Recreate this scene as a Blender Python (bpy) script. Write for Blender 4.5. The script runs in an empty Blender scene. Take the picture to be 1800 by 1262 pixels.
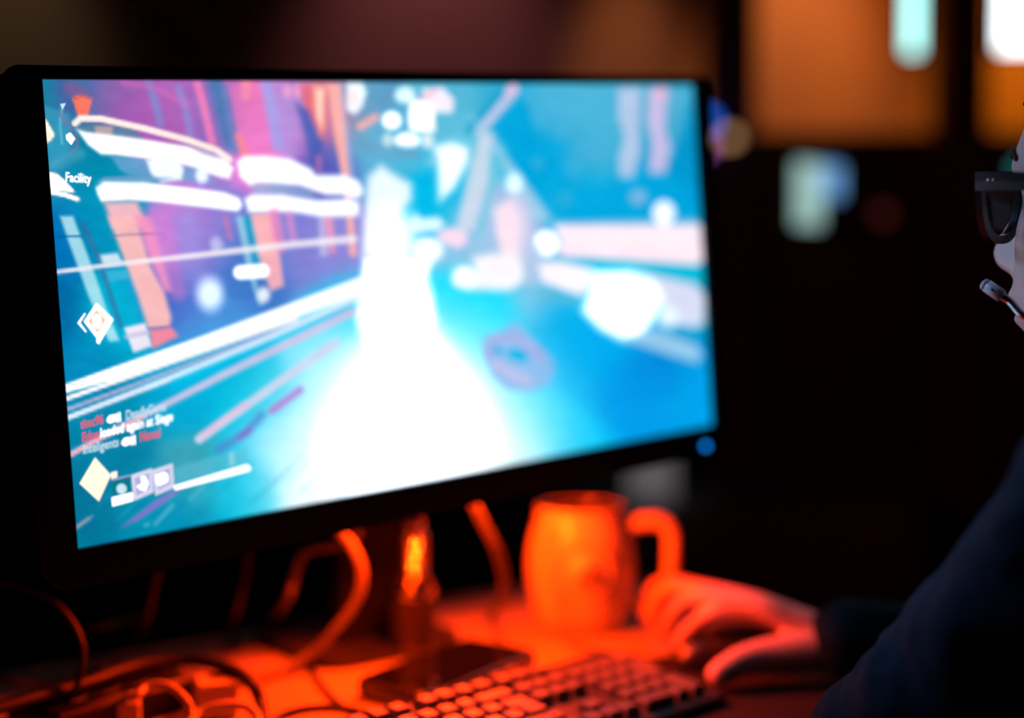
import bpy, bmesh, math, random
import numpy as np
from mathutils import Vector, Matrix, noise

random.seed(7)
sc = bpy.context.scene
col = sc.collection

# ------------------------------------------------------------------ camera, world, exposure
DESK = 0.74                                   # desk top above the floor
ZS = 1.089                                    # world height of the monitor screen's centre
CAM = np.array([-0.6287, -0.9408, 0.0005 + ZS])
R_ = np.array([0.7981, -0.6025, -0.0027])     # camera right, up, forward
U_ = np.array([0.0358, 0.0430, 0.9984])
F_ = np.array([0.6015, 0.7970, -0.0559])
FPX = 2413.0

cd = bpy.data.cameras.new('camera')
cam = bpy.data.objects.new('camera', cd)
col.objects.link(cam)
cam.matrix_world = Matrix(((R_[0], U_[0], -F_[0], CAM[0]), (R_[1], U_[1], -F_[1], CAM[1]),
                           (R_[2], U_[2], -F_[2], CAM[2]), (0, 0, 0, 1)))
cd.sensor_width = 36.0
cd.lens = FPX / 1800 * 36.0
cd.clip_start = 0.02
cd.dof.use_dof = True
cd.dof.focus_distance = 0.915
cd.dof.aperture_fstop = 1.30
sc.camera = cam

w = bpy.data.worlds.new('world'); sc.world = w
w.use_nodes = True
w.node_tree.nodes['Background'].inputs[0].default_value = (0.25, 0.35, 0.6, 1)
w.node_tree.nodes['Background'].inputs[1].default_value = 0.0006
sc.view_settings.view_transform = 'Standard'
sc.view_settings.look = 'None'
sc.view_settings.gamma = 1.0
sc.view_settings.exposure = 0.0
sc.view_settings.use_curve_mapping = False

SCREEN_GAIN = 1.0          # light of the monitor picture
RED_POWER = 7.0            # each red diode lamp under the monitor

# ------------------------------------------------------------------ helpers
def ray(x, y): return F_ + (x - 900) / FPX * R_ - (y - 631) / FPX * U_
def dep(x, y, t): return CAM + t * ray(x, y)                # point seen at x, y at a distance t along the view
def onz(x, y, z):                                           # point seen at x, y at height z above the floor
    d = ray(x, y); return CAM + (z - CAM[2]) / d[2] * d
FH = F_ * np.array([1, 1, 0]); FH = FH / np.linalg.norm(FH)
RH = np.array([FH[1], -FH[0], 0.0])
UP = np.array([0, 0, 1.0])

def lin(c):
    c = np.asarray(c, float) / 255.0
    return np.where(c <= 0.04045, c / 12.92, ((c + 0.055) / 1.055) ** 2.4)

def mat(name, color, rough=0.5, metal=0.0, bump=0.0, scale=60.0, vary=0.0, spec=0.5, coat=0.0):
    m = bpy.data.materials.new(name); m.use_nodes = True
    nt = m.node_tree; b = nt.nodes['Principled BSDF']
    b.inputs['Base Color'].default_value = (*color, 1)
    b.inputs['Roughness'].default_value = rough
    b.inputs['Metallic'].default_value = metal
    b.inputs['Specular IOR Level'].default_value = spec
    if coat: b.inputs['Coat Weight'].default_value = coat
    if bump or vary:
        tc = nt.nodes.new('ShaderNodeTexCoord'); n = nt.nodes.new('ShaderNodeTexNoise')
        n.inputs['Scale'].default_value = scale; n.inputs['Detail'].default_value = 4
        nt.links.new(tc.outputs['Object'], n.inputs['Vector'])
        if vary:
            mx = nt.nodes.new('ShaderNodeMix'); mx.data_type = 'RGBA'
            mx.inputs[6].default_value = (*[c * (1 - vary) for c in color], 1)
            mx.inputs[7].default_value = (*[min(1, c * (1 + vary)) for c in color], 1)
            nt.links.new(n.outputs['Fac'], mx.inputs[0]); nt.links.new(mx.outputs[2], b.inputs['Base Color'])
        if bump:
            bp = nt.nodes.new('ShaderNodeBump'); bp.inputs['Strength'].default_value = bump
            bp.inputs['Distance'].default_value = 0.002
            nt.links.new(n.outputs['Fac'], bp.inputs['Height']); nt.links.new(bp.outputs['Normal'], b.inputs['Normal'])
    return m

def glow(name, color, strength):
    m = bpy.data.materials.new(name); m.use_nodes = True
    b = m.node_tree.nodes['Principled BSDF']
    b.inputs['Base Color'].default_value = (0.02, 0.02, 0.02, 1)
    b.inputs['Emission Color'].default_value = (*color, 1)
    b.inputs['Emission Strength'].default_value = strength
    return m

OFF = {}
def thing(name, label, cat, loc, group=None):
    o = bpy.data.objects.new(name, None); col.objects.link(o)
    o.location = tuple(loc); o.empty_display_size = 0.05
    o['label'] = label; o['category'] = cat
    if group: o['group'] = group
    OFF[o] = np.array(loc, float)
    return o
def tag(o, label, cat, group=None):
    o['label'] = label; o['category'] = cat
    if group: o['group'] = group
    return o
def struct(o):
    o['kind'] = 'structure'; return o

def mk(name, verts, faces, m, parent=None, smooth=True, loc=None):
    """One mesh object from world-space vertices; its origin is its parent's, or its own centre."""
    v = np.asarray(verts, float)
    if parent is not None: base = OFF[parent]
    else: base = np.array(loc, float) if loc is not None else np.array([*(v[:, :2].min(0) + v[:, :2].max(0)) / 2, v[:, 2].min()])
    me = bpy.data.meshes.new(name)
    me.from_pydata((v - base).tolist(), [], [list(map(int, f)) for f in faces])
    if smooth: me.polygons.foreach_set('use_smooth', [True] * len(me.polygons))
    me.materials.append(m)
    o = bpy.data.objects.new(name, me); col.objects.link(o)
    if parent is not None: o.parent = parent
    else: o.location = tuple(base)
    OFF[o] = base
    return o

def frame(origin, ax, ay, az):
    return np.array(origin, float), np.stack([np.asarray(ax, float), np.asarray(ay, float), np.asarray(az, float)])
def put(fr, pts):
    o, B = fr; return o + np.asarray(pts, float) @ B
WORLD = frame((0, 0, 0), (1, 0, 0), (0, 1, 0), (0, 0, 1))

def bbox(size, bevel=0.003, seg=2, center=(0, 0, 0)):
    bm = bmesh.new(); bmesh.ops.create_cube(bm, size=1)
    for v in bm.verts: v.co = Vector((v.co.x * size[0] + center[0], v.co.y * size[1] + center[1], v.co.z * size[2] + center[2]))
    if bevel: bmesh.ops.bevel(bm, geom=bm.edges[:] , offset=bevel, segments=seg, profile=0.5, affect='EDGES')
    bm.verts.index_update()
    r = [tuple(v.co) for v in bm.verts], [[v.index for v in f.verts] for f in bm.faces]
    bm.free(); return r
def box(name, fr, size, m, parent=None, bevel=0.003, center=(0, 0, 0), seg=2):
    v, f = bbox(size, bevel, seg, center)
    return mk(name, put(fr, v), f, m, parent, smooth=False)

def merge(*parts):
    V, Fc = [], []
    for v, f in parts:
        n = len(V); V += [tuple(p) for p in v]; Fc += [[i + n for i in q] for q in f]
    return V, Fc

def spline(pts, n=12, closed=False):
    p = np.asarray(pts, float); N = len(p); out = []
    rng = range(N) if closed else range(N - 1)
    for i in rng:
        if closed: a, b, c, d = p[(i - 1) % N], p[i], p[(i + 1) % N], p[(i + 2) % N]
        else: a, b, c, d = p[max(i - 1, 0)], p[i], p[i + 1], p[min(i + 2, N - 1)]
        for k in range(n):
            t = k / n
            out.append(.5 * (2 * b + (c - a) * t + (2 * a - 5 * b + 4 * c - d) * t * t + (3 * b - a - 3 * c + d) * t ** 3))
    if not closed: out.append(p[-1])
    return np.array(out)

def tube(path, rad, seg=10, closed=False, cap=True, flat=None):
    p = np.asarray(path, float); n = len(p); rad = np.broadcast_to(np.asarray(rad, float), (n,))
    if closed: tg = np.roll(p, -1, 0) - np.roll(p, 1, 0)
    else: tg = np.gradient(p, axis=0)
    tg /= np.linalg.norm(tg, axis=1)[:, None] + 1e-12
    ref = np.array([0, 0, 1.0]) if abs(tg[0][2]) < .9 else np.array([1.0, 0, 0])
    nrm = ref - tg[0] * (ref @ tg[0]); nrm /= np.linalg.norm(nrm)
    V, Fc = [], []
    for i in range(n):
        nrm = nrm - tg[i] * (nrm @ tg[i]); nrm /= np.linalg.norm(nrm) + 1e-12
        b = np.cross(tg[i], nrm)
        for k in range(seg):
            a = 2 * math.pi * k / seg
            V.append(p[i] + rad[i] * (math.cos(a) * nrm + math.sin(a) * b))
    m_ = n if closed else n - 1
    for i in range(m_):
        for k in range(seg):
            j = (i + 1) % n
            Fc.append([i * seg + k, i * seg + (k + 1) % seg, j * seg + (k + 1) % seg, j * seg + k])
    if cap and not closed:
        Fc.append(list(range(seg))[::-1]); Fc.append([(n - 1) * seg + k for k in range(seg)])
    return V, Fc

def lathe(prof, fr, seg=48, closed=False):
    V, Fc = [], []; n = len(prof)
    for r, z in prof:
        for k in range(seg):
            a = 2 * math.pi * k / seg; V.append((r * math.cos(a), r * math.sin(a), z))
    for i in range(n if closed else n - 1):
        for k in range(seg):
            j = (i + 1) % n
            Fc.append([i * seg + k, i * seg + (k + 1) % seg, j * seg + (k + 1) % seg, j * seg + k])
    return put(fr, V), Fc

def ball(c, r, seg=16, rings=10, sc3=(1, 1, 1)):
    V = [(0, 0, 1)]; Fc = []
    for i in range(1, rings):
        t = math.pi * i / rings
        for k in range(seg):
            a = 2 * math.pi * k / seg; V.append((math.sin(t) * math.cos(a), math.sin(t) * math.sin(a), math.cos(t)))
    V.append((0, 0, -1)); L = len(V) - 1
    for k in range(seg): Fc.append([0, 1 + k, 1 + (k + 1) % seg]); Fc.append([L, L - seg + (k + 1) % seg, L - seg + k])
    for i in range(rings - 2):
        for k in range(seg):
            a = 1 + i * seg; b = a + seg
            Fc.append([a + k, b + k, b + (k + 1) % seg, a + (k + 1) % seg])
    return np.asarray(c) + np.asarray(V) * r * np.asarray(sc3), Fc

def slab(pts, h, fr=WORLD):
    """Extruded polygon: pts is a 2D outline in the frame's first two axes, from 0 to h along the third."""
    n = len(pts)
    V = [(x, y, 0) for x, y in pts] + [(x, y, h) for x, y in pts]
    Fc = [list(range(n))[::-1], list(range(n, 2 * n))] + [[i, (i + 1) % n, n + (i + 1) % n, n + i] for i in range(n)]
    return put(fr, V), Fc

def rrect(wd, ht, r, n=6):
    out = []
    for cx, cy, a0 in ((wd / 2 - r, ht / 2 - r, 0), (-wd / 2 + r, ht / 2 - r, 90), (-wd / 2 + r, -ht / 2 + r, 180), (wd / 2 - r, -ht / 2 + r, 270)):
        for k in range(n + 1):
            a = math.radians(a0 + 90 * k / n); out.append((cx + r * math.cos(a), cy + r * math.sin(a)))
    return out

def skin(chains, sub=1, root=0):
    """Grow a limb surface over joints: chains = (points, radii, edges)."""
    pts, rad, edges = chains
    me = bpy.data.meshes.new('grow'); me.from_pydata([tuple(p) for p in pts], edges, [])
    o = bpy.data.objects.new('grow', me); col.objects.link(o)
    md = o.modifiers.new('s', 'SKIN'); md.use_smooth_shade = True; md.branch_smoothing = 0.6
    for i, r in enumerate(rad):
        d = me.skin_vertices[0].data[i]
        d.radius = (r, r) if np.isscalar(r) else tuple(r); d.use_root = (i == root)
    s2 = o.modifiers.new('u', 'SUBSURF'); s2.levels = sub; s2.render_levels = sub
    return bake(o)
def bake(o):
    dg = bpy.context.evaluated_depsgraph_get(); dg.update()
    ev = o.evaluated_get(dg); m = bpy.data.meshes.new_from_object(ev)
    V = np.empty(len(m.vertices) * 3); m.vertices.foreach_get('co', V)
    V = V.reshape(-1, 3); Fc = [list(p.vertices) for p in m.polygons]
    bpy.data.meshes.remove(m)
    d = o.data; bpy.data.objects.remove(o); bpy.data.meshes.remove(d)
    return V, Fc
def fuse(parts, voxel, smooth_it=3):
    """Union of overlapping closed surfaces into one continuous skin."""
    V, Fc = merge(*parts)
    me = bpy.data.meshes.new('fuse'); me.from_pydata(V, [], Fc)
    o = bpy.data.objects.new('fuse', me); col.objects.link(o)
    r = o.modifiers.new('r', 'REMESH'); r.mode = 'VOXEL'; r.voxel_size = voxel
    if smooth_it:
        s = o.modifiers.new('m', 'SMOOTH'); s.factor = 0.5; s.iterations = smooth_it
    return bake(o)

def lamp(name, kind, loc, power, color, size=0.1, target=None, blend=0.6, angle=60):
    l = bpy.data.lights.new(name, kind); l.energy = power; l.color = color
    if kind == 'AREA': l.size = size
    else: l.shadow_soft_size = size
    if kind == 'SPOT': l.spot_size = math.radians(angle); l.spot_blend = blend
    o = bpy.data.objects.new(name, l); col.objects.link(o); o.location = tuple(loc)
    if target is not None:
        o.rotation_euler = (Vector(tuple(target)) - Vector(tuple(loc))).to_track_quat('-Z', 'Y').to_euler()
    return o

# ------------------------------------------------------------------ materials
M = dict(
    wall=mat('wall_paint', (0.42, 0.36, 0.33), 0.8, bump=0.15, scale=90, vary=0.06),
    dark=mat('dark_floor', (0.012, 0.012, 0.014), 0.8, vary=0.2, scale=12),
    pillar=mat('navy_pillar', (0.02, 0.028, 0.05), 0.6, vary=0.1),
    partition=mat('black_partition', (0.008, 0.008, 0.01), 0.7, vary=0.2),
    desk=mat('pale_laminate', (0.34, 0.32, 0.31), 0.42, vary=0.04, scale=30, bump=0.04),
    bezel=mat('black_plastic', (0.003, 0.0035, 0.005), 0.5, bump=0.05, scale=400, spec=0.25),
    black=mat('matt_black_plastic', (0.012, 0.012, 0.013), 0.5, bump=0.05, scale=300),
    keyb=mat('keyboard_black', (0.006, 0.006, 0.006), 0.55),
    key=mat('keycap_plastic', (0.085, 0.078, 0.075), 0.45, bump=0.1, scale=500),
    ceramic=mat('glazed_ceramic', (0.50, 0.48, 0.46), 0.3, vary=0.02, coat=0.3),
    inner_gloss=mat('dark_inner_gloss', (0.03, 0.02, 0.016), 0.12, coat=0.5),
    white=mat('white_plastic', (0.5, 0.49, 0.48), 0.4, vary=0.03),
    grey=mat('grey_rubber', (0.16, 0.15, 0.15), 0.45, vary=0.1),
    dim=mat('dark_grey_rubber', (0.045, 0.043, 0.043), 0.5, vary=0.1),
    cable=mat('black_rubber', (0.007, 0.007, 0.007), 0.55, vary=0.1, spec=0.3),
    phone=mat('phone_glass', (0.004, 0.004, 0.005), 0.06, coat=0.5),
    phone_edge=mat('phone_frame', (0.03, 0.03, 0.032), 0.16, coat=0.6),
    bottle=mat('dark_bottle_glass', (0.008, 0.007, 0.007), 0.14, coat=0.6),
    foil=mat('shiny_ring_metal', (0.40, 0.39, 0.38), 0.08, metal=1.0),
    mouse=mat('mouse_shell', (0.012, 0.012, 0.013), 0.32),
    mat_=mat('mouse_mat_cloth', (0.012, 0.011, 0.011), 0.9, spec=0.2, bump=0.3, scale=900),
    skin=mat('skin', (0.52, 0.38, 0.34), 0.42, bump=0.12, scale=260, vary=0.10),
    hair=mat('hair', (0.03, 0.018, 0.012), 0.5, bump=0.6, scale=220),
    brow=mat('eyebrow_hair', (0.045, 0.016, 0.013), 0.8, spec=0.1, bump=0.6, scale=400),
    jacket=mat('dark_jacket_cloth', (0.0015, 0.015, 0.032), 0.8, bump=0.3, scale=700, vary=0.15, spec=0.08),
    trousers=mat('dark_trousers', (0.02, 0.02, 0.026), 0.85, bump=0.3, scale=600),
    shoe=mat('black_shoe', (0.012, 0.012, 0.012), 0.5, vary=0.1),
    acetate=mat('black_acetate', (0.003, 0.004, 0.008), 0.28, vary=0.2, scale=200, spec=0.35),
    metal=mat('steel', (0.75, 0.75, 0.77), 0.25, metal=1.0),
    chrome=mat('boom_metal', (0.35, 0.35, 0.42), 0.18, metal=1.0),
    mic=mat('grey_mic_plastic', (0.48, 0.46, 0.49), 0.4, bump=0.05, scale=400),
    eye=mat('eye_white', (0.75, 0.73, 0.72), 0.15),
    boxgrey=mat('grey_board', (0.42, 0.40, 0.41), 0.7, vary=0.1),
)
gl = bpy.data.materials.new('spectacle_glass'); gl.use_nodes = True
_nt = gl.node_tree; _nt.nodes.remove(_nt.nodes['Principled BSDF'])
_tr = _nt.nodes.new('ShaderNodeBsdfTransparent'); _gs = _nt.nodes.new('ShaderNodeBsdfGlossy'); _gs.inputs['Roughness'].default_value = 0.03
_gs.inputs['Color'].default_value = (0.9, 0.95, 1, 1)
_mx = _nt.nodes.new('ShaderNodeMixShader')
_tr.inputs['Color'].default_value = (0.93, 0.95, 0.97, 1)
_mx.inputs[0].default_value = 0.035; _nt.links.new(_tr.outputs[0], _mx.inputs[1]); _nt.links.new(_gs.outputs[0], _mx.inputs[2])
_nt.links.new(_mx.outputs[0], _nt.nodes['Material Output'].inputs['Surface'])
M['lens'] = gl

# ------------------------------------------------------------------ the room
def room(lateral, depth, z): return np.array([CAM[0], CAM[1], 0]) + lateral * RH + depth * FH + z * UP
RF = frame(room(0, 0, 0), RH, FH, UP)
WALLD, L0, L1, HT = 3.75, -2.6, 2.6, 3.0
struct(box('floor', RF, (L1 - L0, 6.0, 0.1), M['dark'], center=(0, 1.2, -0.05), bevel=0))
struct(box('wall_back', RF, (L1 - L0, 0.1, HT), M['wall'], center=(0, WALLD + 0.05, HT / 2), bevel=0))
struct(box('wall_left', RF, (0.1, 6.0, HT), M['pillar'], center=(L0 - 0.05, 1.2, HT / 2), bevel=0))
struct(box('wall_right', RF, (0.1, 6.0, HT), M['pillar'], center=(L1 + 0.05, 1.2, HT / 2), bevel=0))
struct(box('ceiling', RF, (L1 - L0, 6.0, 0.1), M['dark'], center=(0, 1.2, HT + 0.05), bevel=0))
def lat(px, d): return (px - 900) / FPX * d
def hz(py, d): return CAM[2] + d * (F_[2] - (py - 631) / FPX)
# a dark partition runs along the room in front of the wall, two full-height pillars stand at it
struct(box('partition_back', RF, (L1 - L0, 0.06, hz(238, 3.5)), M['partition'], center=(0, 3.5, hz(238, 3.5) / 2), bevel=0.004))
for n_, a, b, m_ in (('pillar_left', 1238, 1322, 'pillar'), ('pillar_right', 1640, 1722, 'pillar')):
    x0, x1 = lat(a, 3.4), lat(b, 3.4)
    o = struct(box(n_, RF, (x1 - x0, 0.1, HT), M[m_], center=((x0 + x1) / 2, 3.4, HT / 2), bevel=0.006))
# wall-washing spot lamps under the ceiling
def wash(px, power, color, d=3.35, z=2.55, zt=1.55, angle=50, size=0.05, dx=0.0):
    lamp('wall_spot', 'SPOT', room(lat(px, 3.7) + dx, d, z), power, color, size, room(lat(px, 3.75), WALLD, zt), 1.0, angle)
wash(30, 4.4, (1.0, 0.62, 0.30), angle=44)
wash(760, 11.5, (1.0, 0.26, 0.26), angle=60)
wash(1100, 27.0, (1.0, 0.28, 0.08), angle=26)
wash(1400, 80.0, (1.0, 0.24, 0.045), angle=40)
wash(1590, 60.0, (1.0, 0.16, 0.004), angle=36)
wash(1800, 120.0, (1.0, 0.22, 0.006), angle=40)

# vertical light panels in front of the orange wall: a housing with a lit front
def light_panel(px, wpx, ybot, d, color, strength, label):
    wd = wpx / FPX * d; z0 = hz(ybot, d); h = 1.0
    t = thing('light_panel', label, 'light', room(lat(px, d), d, z0), 'vertical light panels')
    fr = frame(room(lat(px, d), d, z0), RH, FH, UP)
    box('housing', fr, (wd + 0.012, 0.03, h), M['black'], t, 0.003, (0, 0.018, h / 2))
    box('diffuser', fr, (wd, 0.006, h - 0.01), glow('panel_light', color, strength), t, 0.002, (0, 0, h / 2 + 0.002))
    box('hanger', fr, (0.012, 0.012, HT - z0 - h), M['black'], t, 0.001, (0, 0.018, h + (HT - z0 - h) / 2))
light_panel(1598, 24, 106, 3.0, (0.42, 0.95, 0.90), 2.7, 'narrow pale cyan light panel before the orange wall, left of the dark post')
light_panel(1790, 84, 100, 3.0, (0.86, 0.97, 1.0), 4.0, 'broad white light panel cut by the top right corner, right of the dark post')

# far monitor, turned, on the partition row
d = 2.7
A, B_ = room(lat(1398, d), d, 0), room(lat(1478, d + .12), d + .12, 0)
ax = (B_ - A) / np.linalg.norm(B_ - A); wd = np.linalg.norm(B_ - A)
z0, z1 = hz(398, d), hz(287, d)
fr = frame(A + np.array([0, 0, z0]), ax, np.cross(UP, ax), UP)
t = thing('distant_monitor', 'small blurred pale blue screen glowing in the dark background under the orange wall', 'monitor', A + np.array([0, 0, z0 - .09]))
box('casing', fr, (wd + 0.02, 0.02, z1 - z0 + 0.02), M['black'], t, 0.003, (wd / 2, 0.014, (z1 - z0) / 2))
box('screen', fr, (wd * .52, 0.004, z1 - z0), glow('far_screen_pale', (0.60, 0.95, 0.88), 0.62), t, 0, (wd * .26, 0, (z1 - z0) / 2))
box('screen', fr, (wd * .44, 0.004, (z1 - z0) * .52), glow('far_screen_blue', (0.20, 0.50, 1.0), 0.75), t, 0, (wd * .75, 0, (z1 - z0) * .74))
box('stand', fr, (0.03, 0.03, 0.09), M['black'], t, 0.003, (wd / 2, 0.02, -0.045))

# small coloured lights far behind, which the lens spreads to discs
def bulb(px, py, d, r, color, s, label):
    c = dep(px, py, d)
    t = thing('indicator_light', label, 'light', c - np.array([0, 0, r * 1.6]), 'small coloured lights in the dark')
    v, f = ball(c, r, 14, 8); mk('bulb', v, f, glow('bulb_light', color, s), t)
    fr = frame(c - np.array([0, 0, r * 1.3]), (1, 0, 0), (0, 1, 0), (0, 0, 1))
    v, f = lathe([(0, -r * .3), (r * .8, -r * .3), (r * .8, r * .55), (0, r * .55)], fr, 14)
    mk('socket', v, f, M['black'], t)
bulb(1283, 243, 3.2, 0.017, (1.0, 0.50, 0.20), 1.0, 'yellow light disc beside the upper right edge of the monitor')
bulb(1243, 214, 3.25, 0.020, (0.005, 0.10, 0.60), 3.0, 'blue light disc half hidden behind the upper right edge of the monitor')
bulb(1241, 258, 3.3, 0.014, (0.5, 0.12, 0.55), 2.0, 'purple light disc under the blue one at the monitor edge')
bulb(1552, 377, 3.2, 0.016, (0.5, 0.08, 0.07), 0.2, 'faint dark red light disc right of the blurred distant screen')
bulb(1797, 298, 3.3, 0.018, (0.02, 0.32, 0.30), 1.0, 'dim teal light disc just behind the forehead and glasses')
# grey box on the far floor unit
d = 2.9
t = thing('grey_box', 'blurred grey box in the dark behind the mug', 'box', room(lat(1143, d), d, hz(880, d)))
fr = frame(room(lat(1143, d), d, hz(880, d)), RH, FH, UP)
box('carton', fr, (0.10, 0.08, 0.11), M['boxgrey'], t, 0.003, (0, 0, 0.055))
box('lid', fr, (0.108, 0.088, 0.02), M['boxgrey'], t, 0.003, (0, 0, 0.118))
lamp('added_box_spot', 'SPOT', room(lat(1143, d) , d - 1.3, 2.0), 45.0, (0.9, 0.95, 1.0), 0.05, room(lat(1143, d), d, .69), 1.0, 11)  # unseen spot added to brighten the grey box
box('side_cabinet', RF, (0.9, 0.4, hz(880, d) ), M['partition'], None, 0.004, (lat(1143, d) + .1, d + .1, hz(880, d) / 2))
tag(col.objects['side_cabinet'], 'black cabinet in the dark behind the desk, under the grey box', 'cabinet')

# ------------------------------------------------------------------ desk
t = thing('desk', 'pale desk lit red by the light under the monitor', 'desk', (0.0, 0.0, 0.0))
DX0, DX1, DY0, DY1 = -0.95, 0.46, -0.33, 0.31
box('desktop', WORLD, (DX1 - DX0, DY1 - DY0, 0.028), M['desk'], t, 0.003, ((DX0 + DX1) / 2, (DY0 + DY1) / 2, DESK - 0.014))
for x in (DX0 + .06, DX1 - .06):
    for y in (DY0 + .06, DY1 - .06):
        box('leg', WORLD, (0.05, 0.05, DESK - 0.028), M['black'], t, 0.003, (x, y, (DESK - 0.028) / 2))

# ------------------------------------------------------------------ monitor
MA = np.array([[0.9972, 0.0, -0.0746], [-0.0006, 1.0, -0.0085], [0.0746, 0.0085, 0.9972]])
O = np.array([0, 0, ZS])
MF = frame(O, MA[:, 0], MA[:, 1], MA[:, 2])       # x along the screen, y behind it, z up
CQ = [(-0.3075, 0.1614), (0.3068, 0.1627), (0.3135, -0.1617), (-0.3128, -0.1619)]   # picture corners TL TR BR BL
mon = thing('computer_monitor', 'large black monitor showing a bright blue and magenta video game', 'monitor', (0.03, 0.12, DESK))
def loop_ring(name, outer, inner, y0, y1, m):
    """A rectangular frame between two outlines."""
    V = [(x, y0, z) for x, z in outer] + [(x, y0, z) for x, z in inner] + [(x, y1, z) for x, z in outer] + [(x, y1, z) for x, z in inner]
    n = len(outer); Fc = []
    for i in range(n):
        j = (i + 1) % n
        Fc += [[i, j, n + j, n + i], [2 * n + i, 3 * n + i, 3 * n + j, 2 * n + j], [i, 2 * n + i, 2 * n + j, j], [n + i, n + j, 3 * n + j, 3 * n + i]]
    return mk(name, put(MF, V), Fc, m, mon, smooth=False)
OX0, OX1, OZ0, OZ1 = -0.3300, 0.3225, -0.1895, 0.1705
def chamfer(x0, x1, z0, z1, c):
    return [(x0 + c, z1), (x1 - c, z1), (x1, z1 - c), (x1, z0 + c), (x1 - c, z0), (x0 + c, z0), (x0, z0 + c), (x0, z1 - c)]
TL, TR, BR, BL = CQ
e = 1e-4
inner = [(TL[0] + e, TL[1]), (TR[0] - e, TR[1]), (TR[0], TR[1] - e), (BR[0], BR[1] + e), (BR[0] - e, BR[1]), (BL[0] + e, BL[1]), (BL[0], BL[1] + e), (TL[0], TL[1] - e)]
loop_ring('bezel', chamfer(OX0, OX1, OZ0, OZ1, 0.006), inner, -0.005, 0.012, M['bezel'])
v, f = bbox((OX1 - OX0 - .004, 0.026, OZ1 - OZ0 - .004), 0.006, 3, ((OX0 + OX1) / 2, 0.0255, (OZ0 + OZ1) / 2))
mk('back_cover', put(MF, v), f, M['black'], mon, smooth=False)
v, f = bbox((0.26, 0.03, 0.2), 0.012, 3, (0.0, 0.052, -0.01))
mk('rear_bulge', put(MF, v), f, M['black'], mon, smooth=False)
led_c = put(MF, [(0.2985, -0.0058, -0.1801)])[0]
v, f = ball(led_c, 0.0032, 12, 8); mk('power_light', v, f, glow('blue_led', (0.0, 0.20, 0.75), 2.6), mon)['label'] = 'small blue power light'
# stand: neck and foot
box('stand_neck', frame((0.045, 0.185, DESK), (1, 0, 0), (0, 1, 0), (0, 0, 1)), (0.070, 0.030, 0.30), M['bezel'], mon, 0.004, (0, 0, 0.155))
v, f = slab(rrect(0.16, 0.15, 0.03), 0.010, frame((0.045, 0.20, DESK + 0.0005), (1, 0, 0), (0, 1, 0), (0, 0, 1)))
mk('stand_foot', v, f, M['black'], mon, smooth=False)
v, f = bbox((0.08, 0.14, 0.08), 0.006, 2, (0.035, 0.13, -0.06)); mk('stand_joint', put(MF, v), f, M['black'], mon, smooth=False)
# red light bar clipped under the back of the casing
LBX0, LBX1 = -0.25, 0.107
v, f = bbox((LBX1 - LBX0, 0.020, 0.010), 0.002, 2, ((LBX0 + LBX1) / 2, 0.050, OZ0 + 0.024))
mk('light_bar', put(MF, v), f, M['black'], mon, smooth=False)
for a_, b_ in ((-.25, .040), (.072, .107)):
    v, f = bbox((b_ - a_, 0.0012, 0.030), 0.0003, 1, ((a_ + b_) / 2, 0.0655, -.171))
    mk('added_light_shield', put(MF, v), f, M['black'], mon, smooth=False)  # unseen lips added to keep the red light off the desk behind
for x in (-0.16, -0.07, 0.02, 0.057, 0.095):
    p_ = put(MF, [(x, 0.055, OZ0 + 0.019)])[0]
    v, f = ball(p_, 0.0018, 10, 6); mk('diode', v, f, glow('red_diode', (1.0, 0.03, 0.002), 30.0), mon)
    lamp('red_lamp', 'POINT', p_ - np.array([0, 0, 0.0048]), RED_POWER * {-0.16: 0.10, -0.07: 0.55, 0.057: 0.06, 0.095: 1.3}.get(x, 1.0), (1.0, 0.031, 0.0008), 0.002)

# ------------------------------------------------------------------ the game picture on the screen
# A fine grid of quads carries the picture as a colour attribute. The picture is drawn below in its own sketch
# coordinates (the units in which it was studied); to_sketch / to_screen tie them to the screen's plane.
NX, NY = 420, 232
gu, gv = np.meshgrid(np.linspace(0, 1, NX), np.linspace(0, 1, NY))
gu, gv = gu.ravel(), gv.ravel()
c4 = np.array(CQ)
def bil(u, v):
    u = np.asarray(u)[:, None]; v = np.asarray(v)[:, None]
    return (1 - u) * (1 - v) * c4[0] + u * (1 - v) * c4[1] + u * v * c4[2] + (1 - u) * v * c4[3]
SG = bil(gu, gv)
def to_sketch(st):
    X = put(MF, np.stack([st[:, 0], np.zeros(len(st)), st[:, 1]], 1)) - CAM
    z = X @ F_
    return 900 + FPX * (X @ R_) / z, 631 - FPX * (X @ U_) / z
def to_screen(x, y):
    n = MA[:, 1]; dd = ray(x, y); tt = (O - CAM) @ n / (dd @ n)
    q = (CAM + tt * dd - O) @ MA
    return q[0], q[2]
px, py = to_sketch(SG)

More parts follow.
